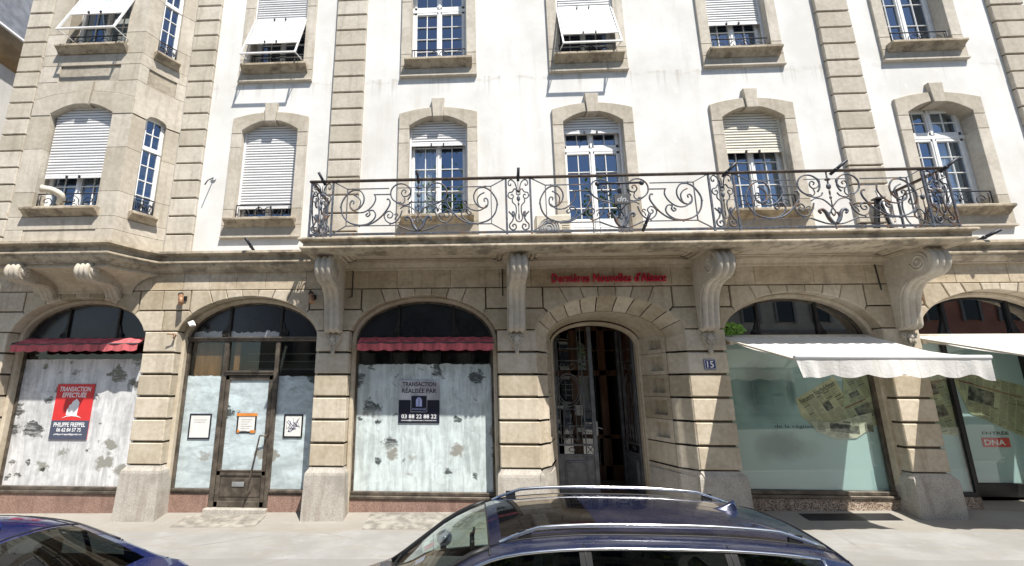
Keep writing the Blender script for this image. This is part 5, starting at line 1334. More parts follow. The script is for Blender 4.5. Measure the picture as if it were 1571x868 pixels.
# ------------------------------------------------------------------ awnings
def red_awning(x0, x1, zt, droop, lab, ax0=None):
    e = empty('red_awning', ((x0+x1)/2, .30, zt), lab, 'awning', 'short red scalloped shop awnings')
    n = 40; rows = []
    for t, y, dz in ((0, .30, 0), (.35, .20, -.03), (.7, .08, -.09), (1, -.02, -.15)):
        rows.append([((x0+(x1-x0)*i/n)+(ax0 or 0)*t*(1-i/n), y+.01*math.sin(i*.9), zt+dz-droop*t*(1-i/n)*.6+.006*math.sin(i*1.7)) for i in range(n+1)])
    cl = MB(); cl.loft(rows, False, 0, True)
    cl.build('awning_cloth', M['red_fab'], e)
    v = MB(); rows = []
    for t in (0, .5, 1):
        rows.append([((x0+(x1-x0)*i/n)+(ax0 or 0)*(1-i/n), -.02-.012*math.sin(i*1.1+t), zt-.15-droop*(1-i/n)*.6-t*(.135+.028*abs(math.sin(i*PI/4))-.0)) for i in range(n+1)])
    v.loft(rows, False, 0, True); v.build('scalloped_valance', M['red_fab'], e)
    b = MB(); b.tube([(x0+(ax0 or 0), -.015, zt-.15-droop*.6), (x1, -.015, zt-.15)], .016, 8); b.tube([(x0, .31, zt-.03), (x1, .31, zt-.03)], .035, 10); b.build('awning_rail', M['dark_grey'], e)
    k = MB()
    for x, ex in ((x1-.03, x1), (x0+.03, x0+(ax0 or 0))):
        k.bar((x, .30, zt-.02), (ex, -.01, zt-.16), .03)
        k.box(x-.03, x+.03, .28, .36, zt-.12, zt+.02)
    k.build('awning_bracket', M['black'], e)
    return e
red_awning(-9.66, -6.99, 3.50, .03, 'faded red scalloped awning hanging partly in the sun below the oriel', -.13)
red_awning(-2.33, .44, 3.49, .0, 'red scalloped awning rolled in above the blotted shop window')
def white_awning(x0, x1, lab, y0=.22, y1=-1.80, z0=3.46, z1=2.94):
    e = empty('white_awning', ((x0+x1)/2, y0, z0), lab, 'awning', 'extended white shop awnings')
    n, mm = 48, 14; rows = []
    for j in range(mm+1):
        t = j/mm; sag = -.085*math.sin(PI*t)
        rows.append([(x0+(x1-x0)*i/n, y0+(y1-y0)*t, z0+(z1-z0)*t+sag+.016*math.sin(i*.55+j*.3)*t+.008*math.sin(i*1.9-j*.5)) for i in range(n+1)])
    c = MB(); c.loft(rows, False, 0, True); c.build('awning_cloth', M['white_fab'], e)
    b = MB(); b.tube([(x0-.01, y1, z1-.01), (x1+.01, y1, z1-.01)], .032, 10); b.build('front_bar', M['white_metal'], e)
    v = MB(); rows = []
    for t in (0, .25, .55, 1.0):
        row = []
        for i in range(n*2+1):
            s = i/(n*2); ph = s*5.6
            drop = .235+.055*abs(math.sin(PI*ph))+(.05*max(0, (s-.93)/.07))+(.05*max(0, (.05-s)/.05))
            fold = .035*math.sin(s*60)*t*(1 if s < .12 or s > .9 else .35)+.05*t*math.sin(s*9)
            row.append((x0+(x1-x0)*s+(.07*t*(1-s)**6), y1-.012+fold*.7, z1-.035-drop*t))
        rows.append(row)
    v.loft(rows, False, 0, True); v.build('scalloped_valance', M['white_fab'], e)
    a = MB(); a.tube([(x0, y0+.02, z0-.01), (x1, y0+.02, z0-.01)], .05, 10)
    a.build('roller_tube', M['cream_metal'], e)
    for s, x in ((1, x0+.18), (-1, x1-.18)):
        a = MB(); el = (x+s*.55, (y0+y1)/2+.1, (z0+z1)/2-.11)
        a.bar((x, y0+.03, z0-.10), el, .05, .04); a.bar(el, (x+s*.05, y1+.03, z1-.04), .045, .035); a.ball(el, .04, .04, .04, 8, 6)
        a.box(x-.05, x+.05, y0-.02, y0+.12, z0-.16, z0-.02, 0, .01); a.build('folding_arm', M['cream_metal'], e)
    a = MB(); a.bar((x0+.01, y0, z0-.04), (x0+.01, y1+.02, z1-.04), .03, .045); a.build('side_rail', M['cream_metal'], e)
    return e
white_awning(5.06, 7.94, 'extended white awning with scalloped valance right of the entrance')
white_awning(8.76, 11.75, 'extended white awning running out of the picture at the right edge')

# ------------------------------------------------------------------ small fittings on the facade
def spot(x, z, lab, dx):
    e = MB(); e.tube([(x, -.10, z+.05), (x+dx*.25, -.20, z-.14)], .052, 12)
    o = e.build('spotlight', M['copper'], None, label=lab, cat='spotlight', group='small copper spotlights on the stone')
    r_ = MB(); r_.tube([(x, -.10, z+.05), (x-dx*.06, -.085, z+.08)], .055, 12); r_.build('lamp_cap', M['black'], o)
    r_ = MB(); r_.tube([(x, -.10, z), (x+.05, -.02, z)], .01, 6); r_.box(x+.02, x+.08, -.03, .0, z-.05, z+.05); r_.build('lamp_arm', M['black'], o)
spot(-6.14, 4.30, 'copper spotlight on the stone left of the shop door arch', .35)
spot(-3.33, 4.30, 'copper spotlight in the shade beside the leftmost balcony console', .25)
spot(8.72, 4.25, 'copper spotlight at the right beside the last balcony console', -.35)
m = MB(); m.disc((-5.84, .05, 7.12), .06, .06, 'y', 16, .035); o = m.build('bell', M['white_metal'], None, label='small round white fitting with a dangling pin on the plaster left of the closed shutter', cat='wall fitting')
m = MB(); m.tube([(-5.84, .05, 7.12), (-5.87, -.10, 6.98), (-5.90, -.14, 6.86)], .013, 6); m.build('pin', M['iron_dark'], o)
m = MB(); m.prism([(-6.03, 3.80), (-5.92, 3.845), (-5.88, 3.74), (-5.97, 3.71)], .05, .14, .01); o = m.build('camera', M['white_metal'], None, label='small white camera housing tucked under the arch left of the shop door', cat='camera')
m = MB(); m.box(-5.95, -5.90, .12, .22, 3.74, 3.80); m.build('bracket', M['black'], o)
m = MB(); m.tube([(-6.20, .0, 3.52), (-6.20, -.12, 3.53), (-6.30, -.14, 3.53)], .014, 6); m.tube([(-6.20, -.06, 3.53), (-6.20, -.07, 3.44)], .018, 6); m.build('hook', M['copper'], None, label='little metal wall hook on the pier left of the shop door', cat='hook')
# exhaust hose in the oriel window
m = MB(); pts = [(-8.62, -.72, 6.20), (-8.55, -.80, 6.36), (-8.66, -.90, 6.44), (-8.80, -.97, 6.45)]
sp = spline(pts, 8); m.tube(sp, [.068+.007*(i % 2) for i in range(len(sp))], 14, False, 0, False); o = m.build('exhaust_hose', M['cream_metal'], None, label='thick cream exhaust hose poking out of the oriel window over its guard', cat='hose')
m = MB(); m.tube([(-8.79, -.965, 6.45), (-8.83, -.985, 6.452)], .08, 14); m.tube([(-8.825, -.983, 6.452), (-8.835, -.987, 6.452)], .06, 14, mi=1); m.build('hose_mouth', [M['cream_metal'], M['dark_grey']], o)
# things on the balcony
e = empty('air_conditioner', (1.66, -.40, 5.28), 'cream outdoor air conditioner unit on the balcony beside the balcony window', 'air conditioner')
m = MB(); m.box(1.32, 2.02, -.55, -.25, 5.30, 5.85, 0, .02); m.build('casing', M['cream_metal'], e)
m = MB(); m.disc((1.58, -.556, 5.57), .21, .21, 'y', 24, .01)
m.build('fan_opening', M['grey_metal'], e)
m = MB()
for r_ in (.06, .11, .16, .20): m.tube([(1.58+r_*math.cos(2*PI*k/20), -.565, 5.57+r_*math.sin(2*PI*k/20)) for k in range(20)], .006, 4, True)
for k in range(7): m.box(1.84, 1.98, -.56, -.55, 5.42+.05*k, 5.44+.05*k)
m.build('fan_grille', M['cream_metal'], e)
m = MB()
for x in (1.42, 1.92): m.box(x-.04, x+.04, -.52, -.28, 5.275, 5.31)
m.build('foot', M['black'], e)
e = empty('step_ladder', (8.15, -.35, 5.28), 'dark folding ladder leaning at the right end of the balcony', 'ladder')
for dx, nm in ((-.19, -.30), (-.02, -.16), (.10, -.40)):
    m = MB(); m.bar((8.16+dx, nm, 5.28), (8.20+dx*.25, -.28, 6.16), .05, .03); m.build('leg', M['black'], e)
m = MB()
for k in range(4): m.box(8.16-.15+.03*k, 8.16+.08-.01*k, -.30, -.24, 5.46+.18*k, 5.475+.18*k)
m.box(8.12, 8.28, -.36, -.2, 6.15, 6.18); m.build('rung', M['dark_grey'], e)
m = MB(); m.tube([(8.48, -.22, 5.28), (8.36, -.12, 6.25)], .055, 12); o = m.build('folded_parasol', M['white_fab'], None, label='furled white parasol standing in the right end of the balcony', cat='parasol')
m = MB(); m.tube([(8.48, -.22, 5.27), (8.345, -.108, 6.42)], .018, 8); m.build('pole', M['grey_metal'], o)
# hanging plaque on the railing
e = empty('hanging_plaque', (2.84, -1.16, 5.82), 'small grey plaque hanging from a short bar on the middle of the balcony railing', 'plaque')
m = MB(); m.tube([(2.42, -1.13, 6.23), (3.24, -1.13, 6.235)], .022, 8)
for x in (2.42, 3.24): m.tube([(x, -1.13, 6.23), (x, -1.05, 6.25)], .016, 6); m.ball((x, -1.13, 6.23), .05, .03, .05, 8, 6)
m.tube([(2.84, -1.13, 6.22), (2.84, -1.14, 5.98)], .014, 6); m.build('hanger_bar', M['iron_dark'], e)
m = MB(); m.box(2.70, 3.00, -1.165, -1.135, 5.80, 6.0, 0, .008); m.build('board', M['dark_grey'], e)
text_part('dn.', .20, .11, 2.85, 5.845, -1.165, M['grey_metal'], e, 'lettering', .004, .02, .25)
# cables on the frieze
m = MB()
for a, b in ((-2.5, .72), (1.15, 4.25), (5.05, 8.15)):
    m.tube([(a+(b-a)*i/20, -.015, 4.905-.012*abs(math.sin(i*PI/4))) for i in range(21)], .010, 5)
m.tube([(-2.49, -.012, 4.9), (-2.49, -.012, 4.3), (-2.56, -.012, 4.3)], .012, 5); m.tube([(.66, -.012, 4.9), (.66, -.012, 4.3)], .012, 5); m.tube([(8.1, -.012, 4.9), (8.13, -.012, 4.35)], .012, 5)
m.build('cable', M['black'], B)

# ------------------------------------------------------------------ pavement fittings
e = MB(); e.rect(0, 1, 0, 1, 0, .01) if False else None
def slab(x0, x1, y0, y1, h, mat, name, lab, cat, grp=None):
    m = MB(); c_ = [(x0, y0), (x1, y0), (x1, y1), (x0, y1)]
    m.loft([[(x, y, gz(x, y)-.05) for x, y in c_], [(x, y, gz(x, y)+h-.004) for x, y in c_], [(x+(.008 if x == x0 else -.008), y+(.008 if y == y0 else -.008), gz(x, y)+h) for x, y in c_]], True, 0, False, True)
    return m.build(name, mat, None, label=lab, cat=cat, group=grp)
M['cellar'] = simple('worn cellar light glass', (.31, .31, .295), .4, var=.25, scale=5)
M['cellar_frame'] = simple('worn cellar light kerb', (.25, .235, .205), .9, var=.3, scale=6, bump=.3)
e = slab(-1.98, .52, -.52, .26, .012, M['cellar_frame'], 'cellar_light', 'pale stone frame with four worn glass squares set in the pavement', 'cellar light')
m = MB()
for k in range(4):
    x0 = -1.78+.54*k; c_ = [(x0, -.28), (x0+.42, -.28), (x0+.42, .10), (x0, .10)]
    m.loft([[(x, y, gz(x, y)+.002) for x, y in c_], [(x, y, gz(x, y)+.018) for x, y in c_]], True, 0, False, True)
m.build('glass_square', M['cellar'], e)
M['doorstep'] = simple('worn sandstone step', (.26, .24, .205), .9, var=.3, scale=5, bump=.3)
slab(-5.60, -4.02, -.38, .20, .010, M['doorstep'], 'doorstep', 'brownish worn doorstep slab before the shop door', 'doorstep')
slab(6.0, 7.62, -.10, .18, .006, M['black'], 'cellar_grate', 'dark cellar grate in the pavement before the aqua window', 'grate')

# ------------------------------------------------------------------ neighbour on the left across the side street
nb = empty('neighbour_building', (-17, 9, 0), 'white neighbouring building with a tan eave and grey slatted roof at the upper left', 'building')
m = MB(); m.box(-20, -14.0, -1.0, 26, -.5, 11.9); m.build('wall', M['plaster'], nb)
m = MB(); q = [(-20, 11.9), (-13.98, 11.9), (-13.80, 12.1), (-13.66, 12.45), (-13.60, 12.72), (-20, 12.72)]
m.loft([[(x, y, z) for x, z in q] for y in (-1.2, 26.2)], True, 0, False, True); m.build('eave', M['cornice_wood'], nb)
m = MB(); m.tube([(-13.60, -1.2, 12.76), (-13.60, 26.2, 12.76)], .05, 8); m.build('gutter', M['white_metal'], nb)
m = MB()
for k in range(26):
    z = 12.8+.16*k; x = -13.66-.12*k*.55
    m.loft([[(x, y, z), (x-.03, y, z+.17), (x-.16, y, z+.17), (x-.10, y, z)] for y in (-1.1, 26.1)], True, 0, False, True)
m.build('roof', M['tile'], nb)

# ------------------------------------------------------------------ across the street (seen in the panes)
ob = empty('opposite_building', (5, -24, 0), 'ochre terrace across the street mirrored in the shop panes', 'building')
m = MB(); m.box(-16, 28, -34, -24, -.5, 12.5); m.build('wall', M['opp_wall'], ob)
m = MB(); m.box(28.05, 75, -33, -23.5, -.5, 13.5); m.build('red_wall', M['opp_red'], ob)
m = MB()
for i in range(36):
    for j in range(4):
        x = -14.5+2.45*i; m.box(x, x+1.1, -24.06 if x < 27.5 else -23.56, -23.9 if x < 27.5 else -23.4, 1.2+2.9*j, 3.0+2.9*j)
m.build('window_panes', M['opp_glass'], ob)
m = MB()
for j in range(5): m.box(-16, 28, -24.0, -23.75, .4+2.9*j, .62+2.9*j)
for i in range(36):
    x = -14.5+2.45*i
    for j in range(4):
        y = -23.9 if x < 27.5 else -23.4
        m.box(x-.15, x, y-.02, y+.08, 1.1+2.9*j, 3.1+2.9*j); m.box(x+1.1, x+1.25, y-.02, y+.08, 1.1+2.9*j, 3.1+2.9*j)
m.build('window_frames', M['kerb'], ob)
def tree(x, y, h, r, zc, lab, seed):
    random.seed(seed)
    e = empty('street_tree', (x, y, 0), lab, 'tree', 'leafy trees across the street')
    m = MB(); m.tube([(x, y, -.3), (x+.05, y, h*.25), (x-.05, y+.1, h*.5), (x, y, h*.8)], [.22, .17, .12, .05], 8)
    for k in range(7):
        a = random.random()*6.3; z = h*(.35+.06*k); m.tube([(x, y, z), (x+.5*r*math.cos(a), y+.5*r*math.sin(a), z+.16*h*.6), (x+.8*r*math.cos(a), y+.8*r*math.sin(a), z+.2*h)], [.08, .05, .02], 5)
    m.build('trunk', M['bark'], e)
    lf = MB(); cl = [(random.gauss(0, .5), random.gauss(0, .5), random.gauss(0, .5)) for _ in range(36)]
    for k in range(3400):
        c_ = random.choice(cl); p = Vector((x+r*(c_[0]+random.gauss(0, .2)), y+r*(c_[1]+random.gauss(0, .2)), zc+(h-zc)*.9*(c_[2]+random.gauss(0, .2))))
        u_ = Vector((random.gauss(0, 1), random.gauss(0, 1), random.gauss(0, 1))).normalized(); w_ = u_.cross(Vector((random.gauss(0, 1), random.gauss(0, 1), random.gauss(0, 1)))).normalized(); s_ = .10+.12*random.random()
        lf.add([p-u_*s_, p+w_*s_*.6, p+u_*s_, p-w_*s_*.6], [(0, 1, 2, 3)])
    lf.build('crown', M['leaf'], e)
tree(-1.6, -18.5, 16.5, 2.6, 11.0, 'tall leafy tree across the street mirrored in the left balcony panes', 3)
tree(9.0, -18.5, 14.5, 2.6, 9.5, 'tall leafy tree across the street mirrored in the balcony window', 4)
e = empty('plant', (5.22, .24, 3.50), 'bright green leafy plant behind the left end of the white awning', 'plant')
random.seed(9); m = MB()
for k in range(9):
    a_ = random.uniform(-.9, 1.2); m.tube([(5.22, .27, 3.42), (5.22+.13*a_, .26, 3.56), (5.22+.27*a_, .24+random.uniform(-.05, .04), 3.60+.18*random.random())], [.008, .006, .003], 5)
m.build('stem', M['bark'], e); m = MB()
for k in range(420):
    a_, r_ = random.random()*6.28, math.sqrt(random.random()); c_ = Vector((5.24+.30*r_*math.cos(a_), .24+random.uniform(-.09, .06), 3.61+.13*r_*math.sin(a_)))
    u_ = Vector((random.gauss(0, 1), random.gauss(0, .5), random.gauss(0, 1))).normalized(); w_ = u_.cross(Vector((random.gauss(0, .5), 1, random.gauss(0, .5)))).normalized(); s_ = .018+.016*random.random()
    m.add([c_-u_*s_, c_+w_*s_*.6, c_+u_*s_, c_-w_*s_*.6], [(0, 1, 2, 3)])
m.build('leaves', M['leaf_bright'], e)
# ------------------------------------------------------------------ parked cars
random.seed(11)
def interp(tab, u):
    if u <= tab[0][0]: return tab[0][1]
    for i in range(len(tab)-1):
        if u <= tab[i+1][0]:
            (x0, y0), (x1, y1) = tab[i], tab[i+1]; t = (u-x0)/(x1-x0)
            m0 = (tab[i+1][1]-tab[i-1][1])/(tab[i+1][0]-tab[i-1][0]) if i > 0 else (y1-y0)/(x1-x0)
            m1 = (tab[i+2][1]-y0)/(tab[i+2][0]-x0) if i+2 < len(tab) else (y1-y0)/(x1-x0)
            s0 = (y1-y0)/(x1-x0)
            if s0 == 0: m0 = m1 = 0
            else:
                m0 = max(0, min(m0/s0, 3))*s0; m1 = max(0, min(m1/s0, 3))*s0
            h = x1-x0; t2, t3 = t*t, t*t*t
            return (2*t3-3*t2+1)*y0+(t3-2*t2+t)*h*m0+(-2*t3+3*t2)*y1+(t3-t2)*h*m1
    return tab[-1][1]
M['roof_glass'] = simple('black roof glass', (.006, .006, .007), .06, var=.1, coat=1)
def car(name, X0, Y0, Z0, P, paint_m, label):
    e = empty(name, (X0+P['L']/2, Y0, Z0), label, 'car')
    L = P['L']; cols = sorted(set([0, .04, .10, .2, .35, .55, .8]+P['cols']+[L-.25, L-.12, L-.05, L]))
    fine = []
    for a, b in zip(cols[:-1], cols[1:]):
        k = max(1, int((b-a)/.11)); fine += [a+(b-a)*i/k for i in range(k)]
    fine.append(L); cols = fine
    def section(u):
        zt = interp(P['top'], u); zb = min(interp(P['belt'], u), zt-.015); w = interp(P['wid'], u)
        H = max(0., zt-P['crown']*min(1, max(0, (zt-zb)/.3))-zb); tum = P['tumble']*min(1, H/.42); wr = w*.985-tum
        pts = [(w*.90, P['sill']), (w*.965, P['sill']+.12), (w, P['sill']+.32), (w*1.0, (P['sill']+.32+zb)/2+.02), (w*.985, zb-.035), (w*.965, zb)]
        for k in range(1, 6):
            f = k/6; pts.append((w*.965+(wr-w*.965)*(f**1.25), zb+(H-.0)*.93*f))
        ze = zb+H
        pts.append((wr-.012, zb+H*.955)); pts.append((wr-.05, ze))
        for k in range(1, 9):
            f = k/8; yy = (wr-.05)*(1-f); pts.append((yy, ze+(zt-ze)*(1-(1-f)**2.2)))
        return pts
    G = [section(u) for u in cols]; nR = len(G[0]); GL0, GL1 = 5, 10          # glass rows
    body, shield, roofg, sunr = MB(), MB(), MB(), MB(); panes = {}; pils = {}
    for sg in (-1, 1):
        for i in range(len(cols)-1):
            um = (cols[i]+cols[i+1])/2
            for r_ in range(nR-1):
                q = [(X0+cols[a], Y0+sg*G[a][b][0], Z0+G[a][b][1]) for a, b in ((i, r_), (i+1, r_), (i+1, r_+1), (i, r_+1))]
                wheel = False
                tgt = body
                if GL0 <= r_ <= GL1:
                    if P['sg'][0] < um < P['sg'][1]:
                        
                        pi_ = [k for k, (a, b) in enumerate(P['pillars']) if a < um < b]
                        if pi_: tgt = pils.setdefault((sg, pi_[0]), MB())
                        else: tgt = panes.setdefault((sg, sum(1 for a, b in P['pillars'] if um > b)), MB())
                if r_ >= 13 and (P['ws'][0] < um < P['ws'][1]): tgt = shield
                if r_ >= 13 and (P['rw'][0] < um < P['rw'][1]): tgt = roofg
                if P.get('sun') and r_ >= 14 and P['sun'][0] < um < P['sun'][1]: tgt = sunr
                tgt.add(q, [(0, 1, 2, 3)], 0, True)
    for u in (0, L):
        s_ = section(u); body.add([(X0+u, Y0+y, Z0+z) for y, z in s_]+[(X0+u, Y0-y, Z0+z) for y, z in s_[::-1]], [list(range(2*len(s_)))])
    def weld(mb, nm, mat, **k):
        o = mb.build(nm, mat, e, **k); bm = bmesh.new(); bm.from_mesh(o.data); bmesh.ops.remove_doubles(bm, verts=bm.verts, dist=.0005); bmesh.ops.recalc_face_normals(bm, faces=bm.faces); bm.to_mesh(o.data); bm.free(); return o
    bo = weld(body, 'body', paint_m); [weld(g_, 'side_window', M['car_glass']) for g_ in panes.values()]; [weld(g_, 'pillar_trim', M['black']) for g_ in pils.values()]
    if sunr.v: weld(sunr, 'roof_glass', M['roof_glass'])
    weld(shield, 'windscreen', M['car_glass']); weld(roofg, 'rear_window', M['car_glass_dark'])
    # trims along the glass
    for sg in (-1, 1):
        ch = MB()
        for row, r_, off in ((10, .011, .004), (5, .009, .004)):
            us = [u for u in cols if P['sg'][0]-.02 <= u <= P['sg'][1]+.02]
            ch.tube([(X0+u, Y0+sg*(section(u)[row+(1 if row == 10 else 0)][0]+off), Z0+section(u)[row+(1 if row == 10 else 0)][1]) for u in us], r_, 6)
        for u in P['sg']: ch.tube([(X0+u, Y0+sg*(y+.004), Z0+z) for y, z in section(u)[5:12]], .010, 6)
        ch.build('window_trim', M['chrome'] if P['chrome'] else M['black'], e)
    for sg in (-1, 1):
        for u in P['seams']: dr = MB(); dr.tube([(X0+u, Y0+sg*(y+.001), Z0+z) for y, z in section(u)[1:13]], .0045, 5); dr.build('panel_seam', M['black'], bo)
        dr = MB(); us = [u for u in cols if P['ws'][1]-.1 <= u <= P['rw'][0]+.1]
        dr.tube([(X0+u, Y0+sg*(section(u)[13][0]-.012), Z0+section(u)[13][1]+.003) for u in us], .006, 5); dr.build('panel_seam', M['black'], bo)
    for u in (P['ws'][1], P['rw'][0]): dr = MB(); dr.tube([(X0+u, Y0+s_*y, Z0+z+.001) for s_ in (1,) for y, z in [(a, b) for a, b in section(u)[12:]]+[(-a, b) for a, b in section(u)[12:][::-1]]], .007, 5); dr.build('panel_seam', M['black'], bo)
    # windscreen surround, wipers, pillars
    for sg in (-1, 1):
        bl = MB(); us = [u for u in cols if P['ws'][0]-.03 <= u <= P['ws'][1]+.02]
        bl.tube([(X0+u, Y0+sg*(section(u)[13][0]+.012), Z0+section(u)[13][1]+.006) for u in us], .020, 6)
        bl.build('windscreen_trim', M['black'], e)
    if P.get('rails'):
        for sg in (-1, 1):
            rl = MB(); us = [P['rails'][0]+(P['rails'][1]-P['rails'][0])*i/24 for i in range(25)]
            pts = []
            for i, u in enumerate(us):
                s_ = section(u); h = .055*min(1, min(i, 24-i)/3.0)
                pts.append((X0+u, Y0+sg*(s_[13][0]-.02), Z0+s_[13][1]+.008+h))
            rl.loft([[(p[0], p[1]-.015, p[2]-.010), (p[0], p[1]+.015, p[2]-.010), (p[0], p[1]+.012, p[2]+.010), (p[0], p[1], p[2]+.014), (p[0], p[1]-.012, p[2]+.010)] for p in pts], True, 0, True, True)
            ro = rl.build('roof_rail', M['chrome'] , e)
            for u in (us[2], us[22]):
                ft = MB(); s_ = section(u); ft.box(X0+u-.045, X0+u+.045, Y0+sg*(s_[13][0]-.030), Y0+sg*(s_[13][0]-.010), Z0+s_[13][1]-.01, Z0+s_[13][1]+.058); ft.build('rail_foot', M['black'], ro)
    ua = P['fin']; za = interp(P['top'], ua)
    fn = MB(); rings = []
    for k, (dx, hw, h) in enumerate(((-.13, .004, .004), (-.08, .028, .016), (-.02, .036, .035), (.03, .03, .06), (.055, .02, .075), (.075, .012, .05), (.09, .004, .005))):
        rings.append([(X0+ua+dx, Y0-hw, Z0+za-.008), (X0+ua+dx, Y0-hw*.35, Z0+za+h*.6), (X0+ua+dx+.01, Y0, Z0+za+h), (X0+ua+dx, Y0+hw*.35, Z0+za+h*.6), (X0+ua+dx, Y0+hw, Z0+za-.008)])
    fn.loft(rings, False, 0, True); fn.build('roof_antenna', paint_m, e)
    # wheels
    for sg in (-1, 1):
        for u in P['wheels']:
            w = MB(); yc = Y0+sg*(interp(P['wid'], u)-.10); n = 28
            pr = [(.20, -.10), (.30, -.105), (.325, -.07), (.325, .07), (.30, .105), (.20, .10)]
            w.loft([[(X0+u+r_*math.cos(2*PI*k/n), yc+d, Z0+.32+r_*math.sin(2*PI*k/n)) for k in range(n)] for r_, d in pr], True, 0, True)
            wo_ = w.build('wheel', M['rubber'], e)
            r2_ = MB(); r2_.disc((X0+u, yc+sg*.075-.01, Z0+.32), .205, .205, 'y', 24, .02)
            for k in range(5):
                a = 2*PI*k/5; r2_.bar((X0+u, yc+sg*.095, Z0+.32), (X0+u+.2*math.cos(a), yc+sg*.095, Z0+.32+.2*math.sin(a)), .05, .03)
            r2_.build('rim', M['grey_metal'], wo_)
    # arches: dark liners behind the wheels
    for sg in (-1, 1):
        for u in P['wheels']: la = MB(); la.disc((X0+u, Y0+sg*(interp(P['wid'], u)+.004)-.002, Z0+.33), .36, .36, 'y', 28, .004); la.build('wheel_arch', M['black'], e)
    # mirrors
    for sg in (-1, 1):
        mm = MB(); um = P['mir']; zz = interp(P['belt'], um)+.07; yy = Y0+sg*(interp(P['wid'], um)+.10)
        mm.ball((X0+um, yy, Z0+zz), .085, .11, .075, 12, 8); mm.box(X0+um-.03, X0+um+.03, Y0+sg*(interp(P['wid'], um)-.05), yy, Z0+zz-.06, Z0+zz-.02); mm.build('wing_mirror', paint_m, e)
    # lights and plate
    for sg in (-1, 1):
        lt = MB(); lt.box(X0-.012, X0+.10, Y0+sg*.45, Y0+sg*.78, Z0+.58, Z0+.68, 0, .02); lt.build('headlight', M['chrome'], e)
        lt = MB(); lt.box(X0+L-.07, X0+L+.012, Y0+sg*.48, Y0+sg*.80, Z0+.72, Z0+.84, 0, .02); lt.build('tail_light', M['sign_red'], e)
    # interior
    it = MB()
    it.box(X0+P['ws'][0]+.25, X0+P['ws'][1]+.05, Y0-.66, Y0+.66, Z0+.45, Z0+P['dash'], 0, .06); it.box(X0+P['ws'][1]-.3, X0+L-.5, Y0-.70, Y0+.70, Z0+.28, Z0+.34); it.box(X0+P['ws'][0]-.1, X0+P['ws'][0]+.4, Y0-.70, Y0+.70, Z0+.3, Z0+.80)
    it.build('dashboard', M['dark_grey'], e)
    for sy in (-.37, .37):
        for ux in P['seats']:
            st = MB(); st.box(X0+ux-.25, X0+ux+.25, Y0+sy-.25, Y0+sy+.25, Z0+.38, Z0+.56, 0, .05)
            st.loft([[(X0+ux+.20+dx, Y0+sy-w_, z), (X0+ux+.20+dx, Y0+sy+w_, z), (X0+ux+.32+dx, Y0+sy+w_*.9, z), (X0+ux+.32+dx, Y0+sy-w_*.9, z)] for dx, w_, z in ((0, .25, Z0+.5), (.06, .25, Z0+.8), (.11, .20, Z0+1.02))], True, 0, False, True)
            so_ = st.build('seat', M['seat'], e)
            hd = MB(); hd.box(X0+ux+.32, X0+ux+.42, Y0+sy-.13, Y0+sy+.13, Z0+1.05, Z0+1.22, 0, .035); hd.build('headrest', M['seat'], so_)
    sw = MB(); cxw, cyw, czw = X0+P['ws'][1]-.12, Y0-.37, Z0+P['dash']+.02
    sw.tube([(cxw+.10*math.sin(2*PI*k/24), cyw+.18*math.cos(2*PI*k/24), czw+.16*math.sin(2*PI*k/24)) for k in range(24)], .016, 8, True); sw.bar((cxw, cyw-.17, czw), (cxw, cyw+.17, czw), .03, .04); sw.build('steering_wheel', M['black'], e)
    rm = MB(); zz = interp(P['top'], P['ws'][1]-.18)-.13; rm.box(X0+P['ws'][1]-.14, X0+P['ws'][1]-.10, Y0-.12, Y0+.12, Z0+zz-.04, Z0+zz+.035, 0, .012); rm.tube([(X0+P['ws'][1]-.12, Y0, Z0+zz), (X0+P['ws'][1]-.10, Y0, Z0+zz+.10)], .012, 6); rm.build('interior_mirror', M['black'], e)
    if P.get('stickers'):
        for (uu, yy, mt) in ((P['ws'][0]+.36, .28, 'sign_red'), (P['ws'][0]+.30, .10, 'print_lilac'), (P['ws'][0]+.34, .44, 'paper')):
            z_ = interp(P['top'], uu)-.05
            s_ = MB(); s_.prism([(yy-.05, 0), (yy+.05, 0), (yy+.05, .09), (yy-.05, .09)], 0, .002, 0, 0, lambda u, d, w: (X0+uu+w*.85+d, Y0+u, Z0+z_+w*.45)); s_.build('sticker', M[mt], e)
        wp = MB()
        for y_ in (-.45, .15): wp.tube([(X0+P['ws'][0]-.02, Y0+y_, Z0+interp(P['top'], P['ws'][0])+.02), (X0+P['ws'][0]+.10, Y0+y_+.5, Z0+interp(P['top'], P['ws'][0]+.10)+.0)], .010, 5)
        wp.build('wiper', M['black'], e)
    return e
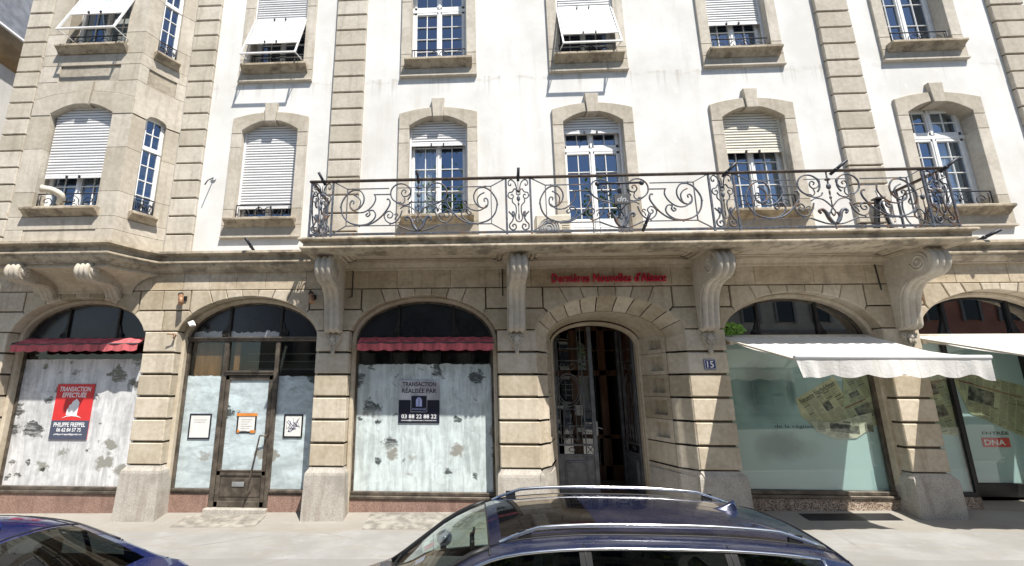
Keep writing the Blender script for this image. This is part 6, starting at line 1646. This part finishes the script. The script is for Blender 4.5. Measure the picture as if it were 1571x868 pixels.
EST = dict(L=4.66, sill=.22, crown=.075, tumble=.14, dash=.90,
    top=[(0, .52), (.06, .60), (.25, .62), (.7, .71), (1.03, .81), (1.25, .99), (1.55, 1.235), (1.93, 1.42), (2.3, 1.485), (2.8, 1.51), (3.4, 1.508), (3.8, 1.488), (4.14, 1.452), (4.27, 1.42), (4.41, 1.25), (4.53, 1.04), (4.59, .93), (4.64, .74), (4.66, .60)],
    belt=[(0, .46), (.25, .54), (.7, .64), (1.05, .76), (1.6, .87), (2.6, .945), (3.6, .985), (4.2, 1.02), (4.48, .98), (4.66, .55)],
    wid=[(0, .62), (.10, .75), (.35, .85), (.8, .905), (1.5, .925), (3.2, .925), (3.9, .91), (4.38, .86), (4.58, .77), (4.66, .70)],
    cols=[1.03, 1.30, 1.93, 2.02, 2.52, 2.60, 3.46, 3.54, 4.06, 4.27, 4.53], sg=(1.30, 4.08), pillars=[(2.52, 2.60), (3.46, 3.54)], ws=(1.03, 1.93), rw=(4.27, 4.53), seams=[1.42, 2.56, 3.50, 4.27],
    chrome=True, rails=(2.0, 4.20), fin=3.88, wheels=(.92, 3.72), mir=1.52, seats=(2.1, 3.1), sun=(2.0, 2.75), stickers=True)
car('estate_car', -1.82, -5.15, .03, EST, M['navy'], 'dark navy estate car with chrome roof rails parked before the entrance')
SED = dict(L=4.60, sill=.20, crown=.085, tumble=.22, dash=.92,
    top=[(0, .58), (.06, .68), (.3, .76), (.9, .86), (1.20, .93), (1.6, 1.16), (2.0, 1.34), (2.4, 1.42), (2.8, 1.43), (3.15, 1.395), (3.35, 1.345), (3.7, 1.19), (4.05, 1.00), (4.15, .965), (4.35, .955), (4.50, .935), (4.57, .84), (4.60, .62)],
    belt=[(0, .50), (.3, .64), (.9, .78), (1.3, .85), (2.2, .90), (3.4, .93), (4.05, .91), (4.5, .82), (4.60, .52)],
    wid=[(0, .60), (.10, .74), (.35, .85), (.8, .89), (1.5, .90), (3.2, .90), (3.9, .88), (4.35, .82), (4.52, .74), (4.60, .66)],
    cols=[1.20, 1.45, 2.0, 2.4, 2.46, 3.3, 3.36, 4.05, 4.5], sg=(1.5, 3.72), pillars=[(2.40, 2.48), (3.28, 3.36)], ws=(1.20, 2.0), rw=(3.33, 4.05), seams=[1.5, 2.44, 3.32, 4.2],
    chrome=False, rails=None, fin=3.10, wheels=(.85, 3.55), mir=1.6, seats=(2.1, 2.95))
car('saloon_car', -7.24, -5.22, -.115, SED, M['blue'], 'royal blue saloon car at the lower left with its sloping rear window showing')
bpy.context.view_layer.update()
